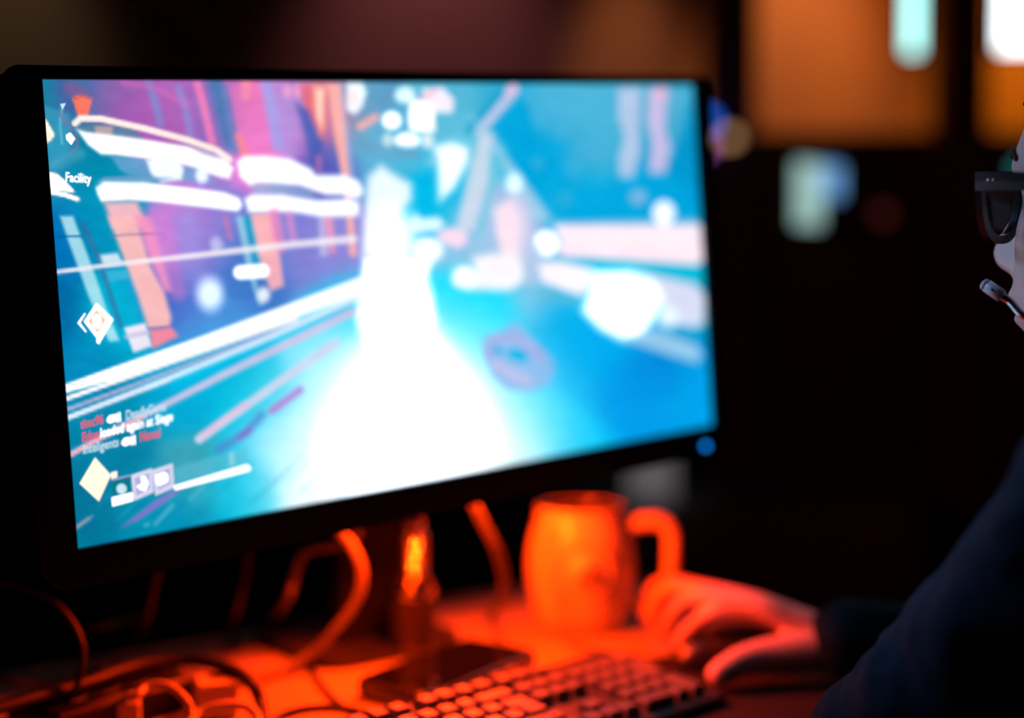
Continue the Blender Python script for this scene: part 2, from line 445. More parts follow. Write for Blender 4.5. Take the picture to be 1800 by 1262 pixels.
cps = [(80,160,20,130,160),(130,160,60,110,170),(200,170,150,100,175),(300,180,180,105,190),(250,210,172,88,180),(400,180,125,110,190),
(450,170,255,120,190),(480,240,240,130,220),(520,200,150,150,230),(570,300,85,90,190),(580,200,240,110,140),(90,300,30,140,185),(150,275,0,130,160),
(170,320,0,150,190),(100,420,0,115,185),(180,400,0,150,190),(95,560,0,105,165),(200,560,0,180,215),(150,640,0,140,190),(320,420,205,130,220),
(370,430,130,130,215),(310,520,75,105,200),(370,570,80,150,225),(430,470,60,120,200),(550,430,130,130,215),(600,430,150,140,220),(650,250,100,185,220),
(640,170,90,165,205),(700,300,80,185,222),(780,190,85,185,218),(760,345,0,190,235),(820,260,110,205,232),(840,400,150,200,235),(900,200,50,175,218),
(950,260,0,168,225),(1000,170,80,183,220),(1050,250,70,180,218),(1000,350,0,172,228),(1130,340,0,168,225),(1195,250,0,150,205),(1150,200,80,180,215),
(900,400,190,200,235),(950,500,130,200,235),(1100,470,0,190,225),(1220,490,0,170,205),(1000,560,0,180,240),(850,540,0,220,255),(1000,640,0,175,240),
(1100,700,0,160,235),(1200,700,0,165,235),(1150,650,0,140,220),(1060,600,0,175,240),(940,720,0,205,255),(700,620,235,252,255),(700,800,255,255,255),(620,540,0,205,240),
(570,630,90,220,250),(450,700,0,190,225),(380,640,0,185,222),(300,690,0,172,215),(200,720,0,140,180),(200,790,0,128,165),(150,900,0,118,155),(300,900,0,150,190),
(420,850,0,190,225),(500,780,110,222,250),(560,840,200,243,255),(250,880,0,140,175),(330,840,60,165,185),(900,800,110,232,255),(1000,770,0,200,250),(820,840,220,248,255)]
cps = np.array(cps, float)
pic = np.zeros((len(px), 3)); wt = np.zeros(len(px))
for cx, cy, r, g, b in cps:
    d2 = (px - cx) ** 2 + (py - cy) ** 2
    k = np.exp(-d2 / (2 * 34 ** 2)) + 3e-4 * np.exp(-d2 / (2 * 110 ** 2)) + 1e-9
    pic += k[:, None] * np.array([r, g, b]); wt += k
pic /= wt[:, None]
hot = np.zeros(len(px))            # how far a spot outshines the white of the picture

def sstep(x): x = np.clip(x, 0, 1); return x * x * (3 - 2 * x)
def lay(mask, c, a=1.0, h=0.0):
    global pic, hot
    k = (mask * a)[:, None]; pic = pic * (1 - k) + np.array(c, float) * k
    hot = hot * (1 - mask * a) + h * mask * a
def poly_d(P):
    P = np.asarray(P, float); n = len(P); dmin = np.full(len(px), 1e9); ins = np.zeros(len(px), bool)
    for i in range(n):
        a, b = P[i], P[(i + 1) % n]; e_ = b - a
        t_ = np.clip(((px - a[0]) * e_[0] + (py - a[1]) * e_[1]) / (e_ @ e_ + 1e-9), 0, 1)
        dmin = np.minimum(dmin, np.hypot(px - a[0] - t_ * e_[0], py - a[1] - t_ * e_[1]))
        cr = (a[1] > py) != (b[1] > py)
        xi = a[0] + (py - a[1]) * e_[0] / (e_[1] if abs(e_[1]) > 1e-9 else 1e-9)
        ins ^= cr & (px < xi)
    return np.where(ins, -dmin, dmin)
def poly(P, c, a=1.0, soft=4.0, h=0.0, grow=0.0): lay(sstep(.5 - (poly_d(P) - grow) / (2 * soft)), c, a, h)
def line(P, wd, c, a=1.0, soft=3.0, h=0.0, w2=None):
    P = np.asarray(P, float); best = np.full(len(px), 1e9); n = len(P) - 1
    for i in range(n):
        p0, p1 = P[i], P[i + 1]; e_ = p1 - p0
        t_ = np.clip(((px - p0[0]) * e_[0] + (py - p0[1]) * e_[1]) / (e_ @ e_ + 1e-9), 0, 1)
        ww = wd if w2 is None else wd + (w2 - wd) * (i + t_) / n
        best = np.minimum(best, np.hypot(px - p0[0] - t_ * e_[0], py - p0[1] - t_ * e_[1]) - ww / 2)
    lay(sstep(.5 - best / (2 * soft)), c, a, h)
def blob(cx, cy, rx, ry, c, a=1.0, soft=.5, h=0.0, rot=0.0):
    cs, sn = math.cos(math.radians(rot)), math.sin(math.radians(rot))
    x, y = px - cx, py - cy; x, y = cs * x + sn * y, -sn * x + cs * y
    lay(sstep((1 + soft - np.hypot(x / rx, y / ry)) / (2 * soft)), c, a, h)
def Zm(ox, oy, s): return lambda *P: [(ox + x * s, oy + y * s) for x, y in P]
Z1, Z2, Z3 = Zm(0, 80, .25352), Zm(60, 380, .2536), Zm(60, 660, .2536)
Z4, Z5, Z6, Z7 = Zm(380, 120, .26144), Zm(780, 120, .26667), Zm(780, 430, .27778), Zm(400, 430, .37247)
W = (255, 255, 255)

# upper left: magenta hall with light shafts
line(Z1((1030, 260), (1080, 400), (1110, 540)), 14, (130, 140, 210), .8, 6)
line(Z1((1240, 300), (1290, 460), (1320, 610)), 12, (140, 150, 220), .7, 6)
line(Z1((1370, 270), (1420, 450), (1470, 670)), 14, (250, 130, 190), .9, 6)
line(Z1((1500, 270), (1550, 450), (1600, 680)), 26, (50, 130, 180), .7, 8)
line(Z1((850, 255), (1100, 300), (1300, 420)), 8, (230, 110, 190), .5, 6)
line(Z1((440, 260), (470, 420)), 30, (70, 100, 165), .8, 12)
line(Z1((500, 300), (560, 340)), 26, (160, 95, 150), .6, 10)
poly(Z1((300, 420), (480, 470), (500, 640), (480, 760), (340, 860), (315, 650)), (60, 160, 195), .7, 6)
poly(Z1((285, 470), (330, 530), (380, 620), (350, 660), (300, 690)), (255, 225, 195), 1, 2, .4)
line(Z1((430, 430), (415, 560), (430, 680)), 4, (110, 200, 215), .7, 2)
line(Z1((420, 480), (520, 600), (540, 690), (490, 750)), 6, (140, 110, 170), .7, 3)
line(Z1((380, 840), (550, 750)), 20, (90, 170, 200), .5, 8)
poly(Z1((500, 360), (560, 340), (640, 365), (610, 490), (540, 490)), (255, 120, 100), 1, 2)
line(Z1((500, 375), (570, 352), (635, 375)), 3, (170, 80, 90), .6, 1.5)
# glowing rings of the two left tanks
poly(Z1((520, 560), (640, 545), (900, 560), (1000, 640), (760, 640), (600, 620)), (90, 130, 160), .9, 4)
poly(Z1((660, 560), (780, 560), (780, 630), (660, 640)), (255, 190, 180), .6, 4)
line(Z1((520, 540), (560, 505), (700, 508), (1000, 575), (1300, 655), (1500, 725), (1590, 790)), 11, (255, 236, 226), 1, 2.5, .1)
poly(Z1((530, 580), (600, 600), (760, 618), (1000, 650), (1300, 700), (1560, 790), (1622, 850), (1590, 925), (1530, 915), (1300, 835), (1000, 785), (800, 760), (700, 755), (610, 690)), W, 1, 4, .12)
poly(Z1((640, 640), (1000, 680), (1300, 730), (1560, 830), (1570, 890), (1300, 800), (1000, 750), (760, 730)), W, 1, 4, .25)
poly(Z1((1320, 700), (1440, 740), (1520, 790), (1400, 760)), (200, 190, 215), .7, 3)
poly(Z1((770, 770), (1020, 790), (1400, 860), (1500, 960), (900, 905), (830, 860)), (110, 170, 215), .8, 5)
for x, y in ((1080, 840), (1150, 850), (1220, 860), (1400, 900)): blob(*Z1((x, y))[0], 11, 14, (240, 240, 255), .9, .5, .3)
poly(Z1((1010, 790), (1180, 800), (1270, 850), (1260, 930), (1120, 950), (1060, 900)), (245, 250, 255), .95, 5, .1)
poly(Z1((660, 960), (720, 915), (900, 905), (1200, 920), (1000, 955), (780, 950)), (120, 165, 205), .9, 3)
poly(Z1((665, 985), (720, 945), (1000, 950), (1300, 985), (1560, 1020), (1660, 1060), (1680, 1110), (1650, 1150), (1450, 1125), (1100, 1085), (900, 1072), (700, 1082), (675, 1030)), W, 1, 4, .25)
line(Z1((690, 1045), (900, 1040), (1200, 1060)), 3, (235, 215, 220), .6, 2)
poly(Z1((315, 870), (400, 890), (500, 990), (520, 1020), (330, 1000)), (255, 222, 205), 1, 2, .5)
poly(Z1((322, 900), (440, 930), (500, 1000), (330, 985)), W, .8, 3, .8)
line(Z1((325, 1010), (450, 1035), (535, 1065)), 8, (255, 235, 225), 1, 2, .4)
# tank bodies below the rings
poly(Z1((720, 1085), (950, 1080), (1030, 1262), (780, 1262)), (255, 190, 200), .95, 8)
poly(Z2((510, 0), (700, 0), (740, 120), (800, 340), (900, 520), (950, 700), (940, 770), (790, 780), (720, 560), (650, 370)), (255, 190, 190), .97, 6)
poly(Z2((700, 0), (820, 0), (900, 300), (960, 520), (900, 520), (820, 330)), (255, 150, 200), .9, 8)
poly(Z2((800, 790), (950, 770), (1000, 830), (820, 920)), (255, 140, 160), .95, 5)
line(Z2((530, 140), (640, 125), (900, 122)), 3, (130, 90, 150), .6, 2)
line(Z2((790, 780), (950, 762)), 4, (120, 90, 190), .6, 2)
line(Z2((860, 0), (950, 300), (1000, 520)), 30, (210, 130, 215), .6, 12)
line(Z2((1050, 40), (1110, 400), (1180, 520)), 40, (150, 150, 230), .55, 14)
line(Z2((1320, 0), (1360, 150)), 7, (225, 120, 170), .7, 4)
blob(*Z2((1220, 540))[0], 22, 28, (225, 240, 255), .95, .6, .3)
blob(*Z2((1260, 190))[0], 10, 12, (200, 195, 245), .9, .6)
poly(Z2((180, 0), (270, 0), (420, 400), (500, 640), (590, 860), (520, 870), (380, 560), (240, 180)), (190, 235, 245), .85, 4)
poly(Z2((450, 270), (580, 255), (610, 320), (460, 335)), (230, 240, 250), .9, 4)
poly(Z2((480, 380), (640, 370), (660, 430), (510, 455)), (60, 185, 220), .9, 4)
line(Z2((340, 60), (440, 270), (600, 760)), 9, (60, 110, 160), .7, 4)
line(Z2((120, 140), (330, 140)), 4, (0, 100, 160), .8, 2)
poly(Z2((625, 775), (770, 740), (815, 900), (690, 945)), (240, 235, 250), 1, 3)
line(Z2((640, 835), (790, 805)), 8, (205, 195, 230), .8, 3)
poly(Z2((1400, 0), (1450, 0), (1560, 560), (1600, 600), (1560, 620), (1480, 380)), (150, 215, 235), .85, 4)
poly(Z2((1450, 0), (1510, 0), (1600, 340), (1560, 380), (1530, 330)), (0, 175, 210), .8, 4)
poly(Z2((1510, 0), (1640, 0), (1700, 250), (1730, 480), (1640, 520), (1570, 330)), (255, 178, 188), .95, 5)
line(Z2((1430, 390), (1580, 380)), 24, W, 1, 3, .6)
blob(*Z2((1590, 545))[0], 11, 13, (245, 245, 255), .95, .5)
line(Z2((1240, 235), (1310, 200)), 6, (200, 220, 245), .5, 4)
# second pair of rings and shafts, upper middle
line(Z4((200, 100), (200, 180)), 16, (255, 170, 150), .8, 8)
poly(Z4((60, 100), (320, 100), (420, 600), (150, 600)), (255, 125, 195), .55, 12)
line(Z4((60, 140), (130, 560)), 14, (110, 130, 200), .7, 6)
line(Z4((150, 460), (200, 590)), 14, (255, 140, 150), .8, 6)
line(Z4((340, 110), (420, 520)), 22, (165, 165, 240), .85, 8)
line(Z4((420, 110), (500, 560)), 24, (180, 150, 225), .6, 10)
blob(*Z4((480, 155))[0], 8, 11, (255, 170, 215), .8, .6)
blob(*Z4((550, 155))[0], 8, 11, (255, 170, 215), .8, .6)
poly(Z4((560, 110), (640, 110), (720, 470), (600, 300)), (240, 110, 130), .9, 7)
poly(Z4((540, 240), (620, 280), (720, 520), (700, 700), (640, 640), (580, 400)), (70, 95, 185), .85, 8)
poly(Z4((640, 110), (745, 110), (740, 380), (700, 460), (650, 260)), (255, 150, 135), .95, 5)
poly(Z4((670, 140), (720, 140), (710, 400), (680, 340)), (255, 220, 205), .85, 5, .2)
line(Z4((690, 600), (690, 690)), 8, (230, 120, 160), .7, 5)
poly(Z4((745, 105), (835, 105), (945, 1262), (900, 1262), (860, 800), (800, 480)), (255, 175, 165), .95, 4, .1)
line(Z4((835, 110), (920, 800)), 6, (200, 190, 230), .7, 4)
poly(Z4((140, 630), (190, 590), (340, 590), (500, 610), (640, 680), (670, 720), (860, 720), (960, 760), (990, 830), (950, 880), (860, 850), (740, 850), (560, 790), (280, 770), (230, 790), (160, 730)), W, 1, 6, .25)
poly(Z4((240, 780), (420, 770), (640, 830), (700, 880), (500, 850), (250, 850)), (150, 190, 220), .7, 5)
poly(Z4((190, 880), (240, 850), (450, 850), (680, 890), (880, 880), (960, 900), (960, 990), (720, 1000), (560, 970), (400, 965), (220, 970)), W, 1, 6, .25)
poly(Z4((235, 975), (370, 970), (410, 1262), (290, 1262)), (255, 185, 190), .95, 6)
line(Z4((390, 980), (430, 1200)), 20, (255, 140, 195), .75, 8)
line(Z4((490, 980), (520, 1150)), 12, (240, 150, 210), .7, 7)
poly(Z4((720, 1000), (780, 1000), (800, 1240), (760, 1240)), (255, 160, 190), .85, 5)
poly(Z4((690, 1000), (720, 1000), (750, 1262), (700, 1262)), (205, 200, 240), .8, 5)
line([(93, 479), (215, 463), (345, 449), (500, 431), (622, 420)], 7, (250, 243, 250), .9, 2.5, 0, 12)
# upper middle: hot lamps and hanging blocks
poly(Z4((880, 100), (980, 100), (1010, 160), (980, 260), (930, 310), (880, 280)), (240, 250, 252), .95, 6, .3)
blob(*Z4((925, 200))[0], 11, 20, (255, 235, 235), .8, .6)
line(Z4((970, 390), (1070, 330)), 13, (255, 180, 180), .95, 4)
line(Z4((1060, 290), (1170, 190), (1160, 130)), 7, (120, 140, 190), .5, 5)
blob(*Z4((1180, 350))[0], 16, 15, W, 1, .3, .7)
blob(*Z4((1270, 180))[0], 18, 14, (225, 248, 250), .95, .3, .2)
poly(Z4((1300, 215), (1470, 205), (1470, 430), (1300, 420)), (255, 238, 235), 1, 4, .4)
blob(*Z4((1370, 330))[0], 18, 20, W, 1, .5, .8)
poly(Z4((1380, 140), (1520, 130), (1600, 210), (1590, 300), (1480, 300), (1400, 210)), (255, 232, 240), .9, 5, .2)
line(Z4((1390, 200), (1480, 150)), 9, (255, 190, 210), .7, 4)
blob(*Z4((1155, 485))[0], 10, 13, (205, 235, 240), .95, .3)
blob(*Z4((1285, 485))[0], 22, 13, W, 1, .3, .5)
blob(*Z4((1420, 485))[0], 11, 13, (225, 240, 245), .95, .3, .1)
line(Z4((980, 500), (1120, 560), (1340, 570)), 22, (105, 165, 200), .7, 9)
poly(Z4((1300, 720), (1450, 700), (1460, 1000), (1240, 1000), (1330, 860)), (0, 190, 238), .95, 7)
poly(Z4((1380, 770), (1440, 730), (1440, 760)), (0, 160, 220), .6, 4)
# the white-hot figure and its glare on the floor
poly(Z4((1020, 730), (1110, 650), (1190, 710), (1310, 780), (1310, 880), (1230, 960), (1200, 1100), (1260, 1262), (985, 1262), (1000, 900)), (242, 250, 255), .95, 11, .1)
blob(690, 420, 40, 60, W, 1, .6, .3)
poly([(640, 455), (760, 455), (740, 520), (765, 560), (750, 610), (640, 610), (626, 560)], W, 1, 9, 1.0)
poly(Z4((1270, 1060), (1340, 980), (1380, 1010), (1500, 1000), (1540, 1060), (1480, 1090), (1300, 1110)), (225, 245, 252), .95, 5, .2)
poly(Z4((1480, 1100), (1600, 1070), (1690, 1100), (1680, 1180), (1620, 1210), (1500, 1160)), (255, 215, 235), .95, 5, .1)
blob(*Z4((1420, 1220))[0], 28, 22, W, 1, .4, .2)
poly(Z4((1460, 530), (1590, 500), (1690, 540), (1690, 620), (1600, 800), (1500, 900), (1490, 640)), W, .95, 9, .25)
poly(Z4((1400, 640), (1500, 560), (1500, 650)), (170, 220, 238), .6, 6)
blob(725, 810, 235, 235, W, .97, .62, 0.3)
blob(720, 780, 130, 160, W, 1, .5, 1.8)
blob(735, 545, 26, 60, W, 1, .4, 1.6)
# right half: girders, roof, rail and lamps
poly(Z5((190, 420), (440, 120), (480, 110), (495, 160), (300, 380), (230, 440)), (205, 205, 238), .95, 4)
line(Z5((430, 150), (460, 130)), 14, (255, 190, 225), .8, 5)
line(Z5((160, 420), (370, 170)), 14, (0, 160, 205), .6, 5)
poly(Z5((170, 300), (290, 410), (720, 1000), (560, 1000), (380, 620)), (165, 210, 238), .85, 6)
poly(Z5((240, 430), (320, 430), (290, 760), (200, 1060), (80, 1080), (130, 860)), (212, 222, 240), .92, 6)
line(Z5((390, 580), (300, 820), (225, 1110)), 9, (110, 205, 225), .8, 4)
poly(Z5((320, 380), (500, 190), (560, 250), (700, 960), (720, 990), (560, 760)), (0, 168, 225), .9, 6)
poly(Z5((540, 180), (1150, 170), (1150, 350), (900, 420), (620, 420)), (75, 183, 222), .55, 10)
for x, y, a, b in ((700, 320, 28, 16), (800, 440, 26, 12), (620, 630, 12, 12), (980, 520, 22, 22), (860, 640, 16, 30), (800, 860, 14, 14)):
    blob(*Z5((x, y))[0], a, b, (70, 178, 222), .6, .6)
blob(*Z5((465, 760))[0], 14, 18, (225, 248, 250), .95, .5, .3)
poly(Z5((1150, 130), (1300, 130), (1290, 420), (1300, 560), (1250, 720), (1160, 720), (1150, 600), (1190, 450), (1150, 330)), (190, 205, 238), .92, 6)
poly(Z5((1350, 140), (1480, 140), (1460, 400), (1500, 520), (1460, 690), (1350, 690), (1370, 480), (1340, 360)), (215, 195, 235), .92, 6)
poly(Z5((1480, 150), (1600, 170), (1560, 380), (1500, 600)), (90, 180, 215), .8, 6)
blob(*Z5((1430, 160))[0], 12, 10, (250, 165, 205), .7, .6)
blob(*Z5((1280, 850))[0], 15, 13, (140, 185, 225), .9, .4)
poly(Z5((740, 1010), (1660, 1000), (1680, 1030), (760, 1040)), (150, 195, 235), .8, 5)
poly(Z5((720, 1035), (1700, 1030), (1705, 1250), (800, 1200)), (255, 228, 238), 1, 5, .15)
poly(Z6((700, 0), (1640, 0), (1650, 100), (1600, 128), (760, 75)), (255, 225, 234), 1, 5, .15)
line(Z5((820, 1120), (1640, 1140)), 16, (255, 245, 245), .7, 8)
blob(*Z5((1450, 955))[0], 19, 21, (240, 240, 255), 1, .18, .4)
blob(*Z5((675, 1155))[0], 20, 21, W, 1, .2, .8)
poly(Z5((330, 930), (400, 880), (480, 840), (560, 930), (570, 1100), (540, 1238), (380, 1238), (340, 1040)), (255, 225, 236), .92, 7, .1)
poly(Z6((180, 80), (300, 60), (500, 60), (510, 230), (420, 290), (150, 285), (60, 250), (70, 190), (140, 150), (200, 180)), (255, 244, 245), .95, 9, .1)
blob(*Z6((130, 200))[0], 20, 18, (255, 248, 240), .9, .5, .4)
line(Z5((500, 860), (560, 1000), (540, 1238)), 24, (185, 200, 236), .6, 10)
poly(Z6((510, 0), (620, 0), (600, 250), (520, 260)), (190, 205, 238), .8, 7)
poly(Z6((740, 80), (1640, 140), (1640, 240), (1250, 170)), (0, 195, 228), .9, 5)
poly(Z6((600, 120), (720, 110), (950, 150), (930, 260), (870, 330), (620, 230)), (255, 236, 243), .95, 6, .2)
poly(Z6((580, 270), (880, 340), (880, 400), (600, 330)), (90, 190, 220), .7, 6)
poly(Z6((1200, 160), (1600, 250), (1660, 330), (1650, 500), (1580, 530), (1400, 480), (1320, 260)), (228, 222, 245), .95, 6, .05)
poly(Z6((950, 170), (1180, 165), (1330, 240), (1380, 330), (1330, 470), (1240, 590), (1130, 600), (990, 530), (880, 420), (920, 300)), W, 1, 11, .8)
blob(*Z6((1420, 460))[0], 20, 22, (235, 248, 255), .9, .4, .1)
poly(Z6((1130, 600), (1330, 530), (1600, 630), (1640, 700), (1600, 750), (1400, 690)), (165, 208, 238), .9, 6)
poly(Z6((1360, 520), (1600, 540), (1600, 600)), (0, 175, 215), .8, 5)
# target ring on the floor
poly(Z6((240, 620), (270, 570), (380, 545), (410, 500), (460, 495), (560, 590), (680, 710), (705, 780), (660, 880), (560, 930), (400, 920), (300, 830), (250, 720)), (150, 190, 238), .9, 6)
line(Z6((290, 690), (340, 590), (470, 590), (600, 700)), 16, (185, 175, 232), .7, 7)
line(Z6((330, 760), (430, 820), (530, 860)), 18, (205, 200, 240), .8, 7)
blob(*Z6((470, 700))[0], 19, 10, (0, 190, 238), 1, .35, rot=18)
blob(*Z6((340, 665))[0], 9, 8, (50, 185, 232), .8, .5)
# floor on the left: rails, stripes and smears
poly([(108, 678), (200, 645), (330, 600), (480, 545), (640, 485), (640, 514), (500, 565), (370, 610), (200, 668), (109, 692)], W, 1, 2.5, .3)
line([(110, 703), (250, 654), (400, 602), (520, 560)], 8, (250, 245, 245), 1, 2, .1)
line([(109, 683), (250, 636)], 2, (215, 190, 210), .8, 1.2)
line([(112, 722), (250, 672), (430, 604), (620, 530)], 7, (180, 180, 220), .9, 2)
line([(112, 737), (300, 665), (480, 592), (630, 522)], 9, (225, 235, 250), .95, 2.2, .1, 13)
poly([(300, 668), (470, 598), (620, 532), (620, 545), (480, 610), (300, 690)], (0, 195, 240), .6, 4)
line([(118, 802), (200, 757), (300, 706), (400, 655), (520, 597), (620, 548)], 9, (215, 200, 235), .92, 3, 0, 15)
line([(118, 803), (180, 768), (250, 735)], 6, (255, 175, 185), .9, 2)
line([(350, 772), (420, 722), (500, 665), (590, 603)], 15, (212, 218, 242), .95, 4)
for k in range(9): blob(358 + k * 9, 764 - k * 6.5, 6, 6, (240, 190, 220), .7, .5)
line([(478, 722), (528, 685)], 13, (185, 140, 220), .95, 4)
line([(420, 770), (440, 755)], 9, (185, 110, 215), .9, 4)
line([(385, 790), (430, 762), (460, 730)], 14, (90, 120, 205), .6, 7)
poly(Z3((590, 1060), (800, 900), (950, 800), (1020, 795), (900, 880), (720, 1000)), (150, 110, 205), .9, 3)
line(Z3((840, 1030), (960, 900)), 6, (110, 195, 215), .7, 4)
line(Z3((1080, 860), (1180, 760)), 6, (110, 200, 225), .5, 4)
line(Z3((770, 1040), (790, 1030)), 6, (110, 195, 215), .6, 3)
line(Z3((270, 1070), (380, 990)), 5, (235, 170, 175), .8, 3)
line(Z3((300, 1045), (410, 970)), 3, (120, 170, 200), .7, 2)
for k in range(22):
    x = 150 + k * 21 + random.uniform(-8, 8); y = 905 - k * 3 + random.uniform(-40, 35)
    line([(x, y + 20), (x + 45, y - 22)], 5, (90, 205, 230) if k % 2 else (0, 120, 165), .18, 5)
poly(Z3((970, 640), (1480, 500), (1490, 615), (970, 760)), (110, 195, 215), .5, 2)
poly(Z3((1350, 540), (1385, 525), (1390, 620), (1355, 635)), (170, 220, 230), .7, 2)
# grain of the moving picture
gr = np.array([noise.noise(Vector((x * .035, y * .06, 1.7))) for x, y in zip(px[::1], py[::1])])
pic = np.clip(pic + gr[:, None] * np.array([5, 6, 6]), 0, 255)

rgb = lin(pic) * (1 + hot[:, None] * 1.0 * np.array([0.75, 0.95, 1.15]))
me = bpy.data.meshes.new('screen')
V3 = put(MF, np.stack([SG[:, 0], np.full(len(SG), 0.0), SG[:, 1]], 1)) - OFF[mon]
idx = np.arange(NX * NY).reshape(NY, NX)
q = np.stack([idx[:-1, :-1], idx[1:, :-1], idx[1:, 1:], idx[:-1, 1:]], -1).reshape(-1, 4)
me.from_pydata(V3.tolist(), [], q.tolist())
at_ = me.color_attributes.new('picture', 'FLOAT_COLOR', 'POINT')
at_.data.foreach_set('color', np.concatenate([rgb, np.ones((len(rgb), 1))], 1).astype(np.float32).ravel())
sm = bpy.data.materials.new('screen_picture'); sm.use_nodes = True
nt = sm.node_tree; b = nt.nodes['Principled BSDF']
b.inputs['Base Color'].default_value = (0.01, 0.01, 0.012, 1); b.inputs['Roughness'].default_value = 0.4
an = nt.nodes.new('ShaderNodeAttribute'); an.attribute_name = 'picture'
nt.links.new(an.outputs['Color'], b.inputs['Emission Color']); b.inputs['Emission Strength'].default_value = SCREEN_GAIN
me.materials.append(sm)
so = bpy.data.objects.new('screen', me); col.objects.link(so); so.parent = mon; OFF[so] = OFF[mon]

# writing and signs on the screen: thin luminous shapes lying on it, sub-parts of the screen
def ink(c, s=1.0): return glow('screen_ink', tuple(lin(c)), s)
I_white, I_red, I_pale, I_cream, I_mauve, I_teal = ink(W, 1.6), ink((255, 78, 105)), ink((205, 235, 250)), ink((255, 240, 215), 1.2), ink((180, 178, 225)), ink((0, 120, 140))
def sign(name, pts, m, y=-0.0004):
    st = [to_screen(*p) for p in pts]
    n = len(st); V = [(a, y, b) for a, b in st]
    return mk(name, put(MF, V), [list(range(n))], m, so, smooth=False)
def text(s, x, y, x2, y2, hpx, m, y_off=-0.0005):
    """A line of lettering from the sketch point x, y (baseline start) to x2, y2."""
    a, b_ = np.array(to_screen(x, y)), np.array(to_screen(x2, y2)); c_ = np.array(to_screen(x, y - hpx))
    cu = bpy.data.curves.new('txt', 'FONT'); cu.body = s; cu.size = 1.0; cu.resolution_u = 3; cu.offset = 0.016
    o = bpy.data.objects.new('txt', cu); col.objects.link(o)
    V, Fc = bake_font(o)
    V[:, 0] -= V[:, 0].min(); V = V / np.array([V[:, 0].max(), 0.72, 1])
    ex, ey = (b_ - a), (c_ - a)
    P2 = a + V[:, :1] * ex + V[:, 1:2] * ey
    return mk('screen_text', put(MF, np.stack([P2[:, 0], np.full(len(P2), y_off), P2[:, 1]], 1)), Fc, m, so, smooth=False)
def bake_font(o):
    dg = bpy.context.evaluated_depsgraph_get(); dg.update(); ev = o.evaluated_get(dg)
    m = bpy.data.meshes.new_from_object(ev)
    V = np.array([v.co for v in m.vertices]); Fc = [list(p.vertices) for p in m.polygons]
    bpy.data.meshes.remove(m); d_ = o.data; bpy.data.objects.remove(o); bpy.data.curves.remove(d_)
    return V, Fc
text('timc96', 141, 754, 181, 744, 17, I_red)
text('DeadlyGems', 221, 738, 291, 721, 17, I_pale)
text('Edos', 144, 777, 173, 770, 17, I_red)
text('loaded again at Siege', 176, 769, 303, 739, 17, I_white)
text('Inteligents', 146, 798, 208, 784, 17, I_pale)
text('Newel', 246, 776, 281, 768, 17, I_red)
text('Facility', 115, 319, 160, 322, 17, I_white)
def callout(x, y):       # little loudspeaker sign between two names
    sign('chat_sign', [(x - 12, y + 1), (x - 7, y - 6), (x + 2, y - 8), (x + 3, y + 5), (x - 6, y + 8), (x - 11, y + 6)], I_white)
    sign('chat_sign', [(x + 4, y - 9), (x + 7, y - 10), (x + 8, y + 6), (x + 5, y + 7)], I_white)
    sign('chat_sign', [(x + 9, y - 11), (x + 12, y - 12), (x + 13, y + 5), (x + 10, y + 6)], I_white)
callout(199, 736); callout(225, 776)
P = lambda *a: Z3(*a)
sign('health_diamond', P((420, 567), (530, 690), (447, 873), (312, 748)), I_cream)
sign('health_diamond', P((530, 672), (572, 662), (575, 705), (532, 718)), I_cream)
sign('item_slot', P((535, 720), (662, 688), (665, 800), (540, 830)), I_teal)
sign('item_slot', P((535, 720), (662, 688), (662, 697), (535, 730)), I_mauve, -.0006)
sign('item_slot', P((535, 845), (680, 810), (685, 868), (540, 908)), I_white)
sign('item_sign', [(*Z3((603 + 36 * math.cos(k * .524), 785 + 36 * math.sin(k * .524)))[0],) for k in range(12)], I_pale, -.0006)
for x0, x1, ya in ((670, 815, 690), (818, 958, 655)):
    s_ = -.245 * (x1 - x0)
    sign('item_slot', P((x0, ya), (x1, ya + s_ - 12), (x1 + 10, ya + 155 + s_ ), (x0 + 20, ya + 178)), ink((225, 222, 245)))
    sign('item_slot', P((x0 + 22, ya + 22), (x1 - 20, ya + s_ + 18), (x1 - 12, ya + 130 + s_), (x0 + 36, ya + 145)), I_mauve, -.0006)
sign('item_sign', P((735, 700), (765, 695), (790, 745), (770, 800), (730, 790), (705, 765), (745, 750)), I_white, -.0007)
sign('item_sign', P((838, 690), (900, 668), (925, 690), (925, 735), (860, 765), (840, 740)), I_white, -.0007)
sign('meter_bar', P((965, 765), (1475, 618), (1500, 640), (1490, 660), (975, 795)), I_white)
sign('marker_diamond', Z2((430, 600), (548, 715), (448, 888), (430, 875), (432, 845), (342, 730)), I_white)
sign('marker_diamond', Z2((428, 645), (495, 718), (438, 812), (372, 728)), ink((255, 205, 170)), -.0006)
sign('marker_sign', Z2((400, 700), (430, 676), (458, 690), (465, 750), (440, 782), (405, 765)), I_white, -.0007)
sign('marker_arrow', Z2((348, 670), (355, 678), (318, 738), (362, 800), (356, 806), (298, 740)), I_white)
sign('compass_mark', Z1((415, 405), (455, 400), (432, 447)), I_pale)
sign('compass_mark', Z1((455, 620), (485, 603), (520, 645), (492, 690), (458, 650)), I_white)

# ------------------------------------------------------------------ keyboard
KO = np.array([0.0497, -0.0989, -0.3233 + ZS]); KT, KP_ = 0.1171, 0.0817; KU_ = 0.01905
ku = np.array([math.cos(KT), math.sin(KT), 0]); kv = np.array([math.sin(KT) * math.cos(KP_), -math.cos(KT) * math.cos(KP_), -math.sin(KP_)])
kn = np.cross(ku, -kv)
def kpos(c, r, h=0.0): return KO + (c - 16.6635) * KU_ * ku + (r - 2.25) * KU_ * kv + h * kn
kb = thing('keyboard', 'black full-size keyboard with red-lit keycaps on the desk below the monitor', 'keyboard', np.array([*kpos(11.25, 2.75)[:2], DESK]))
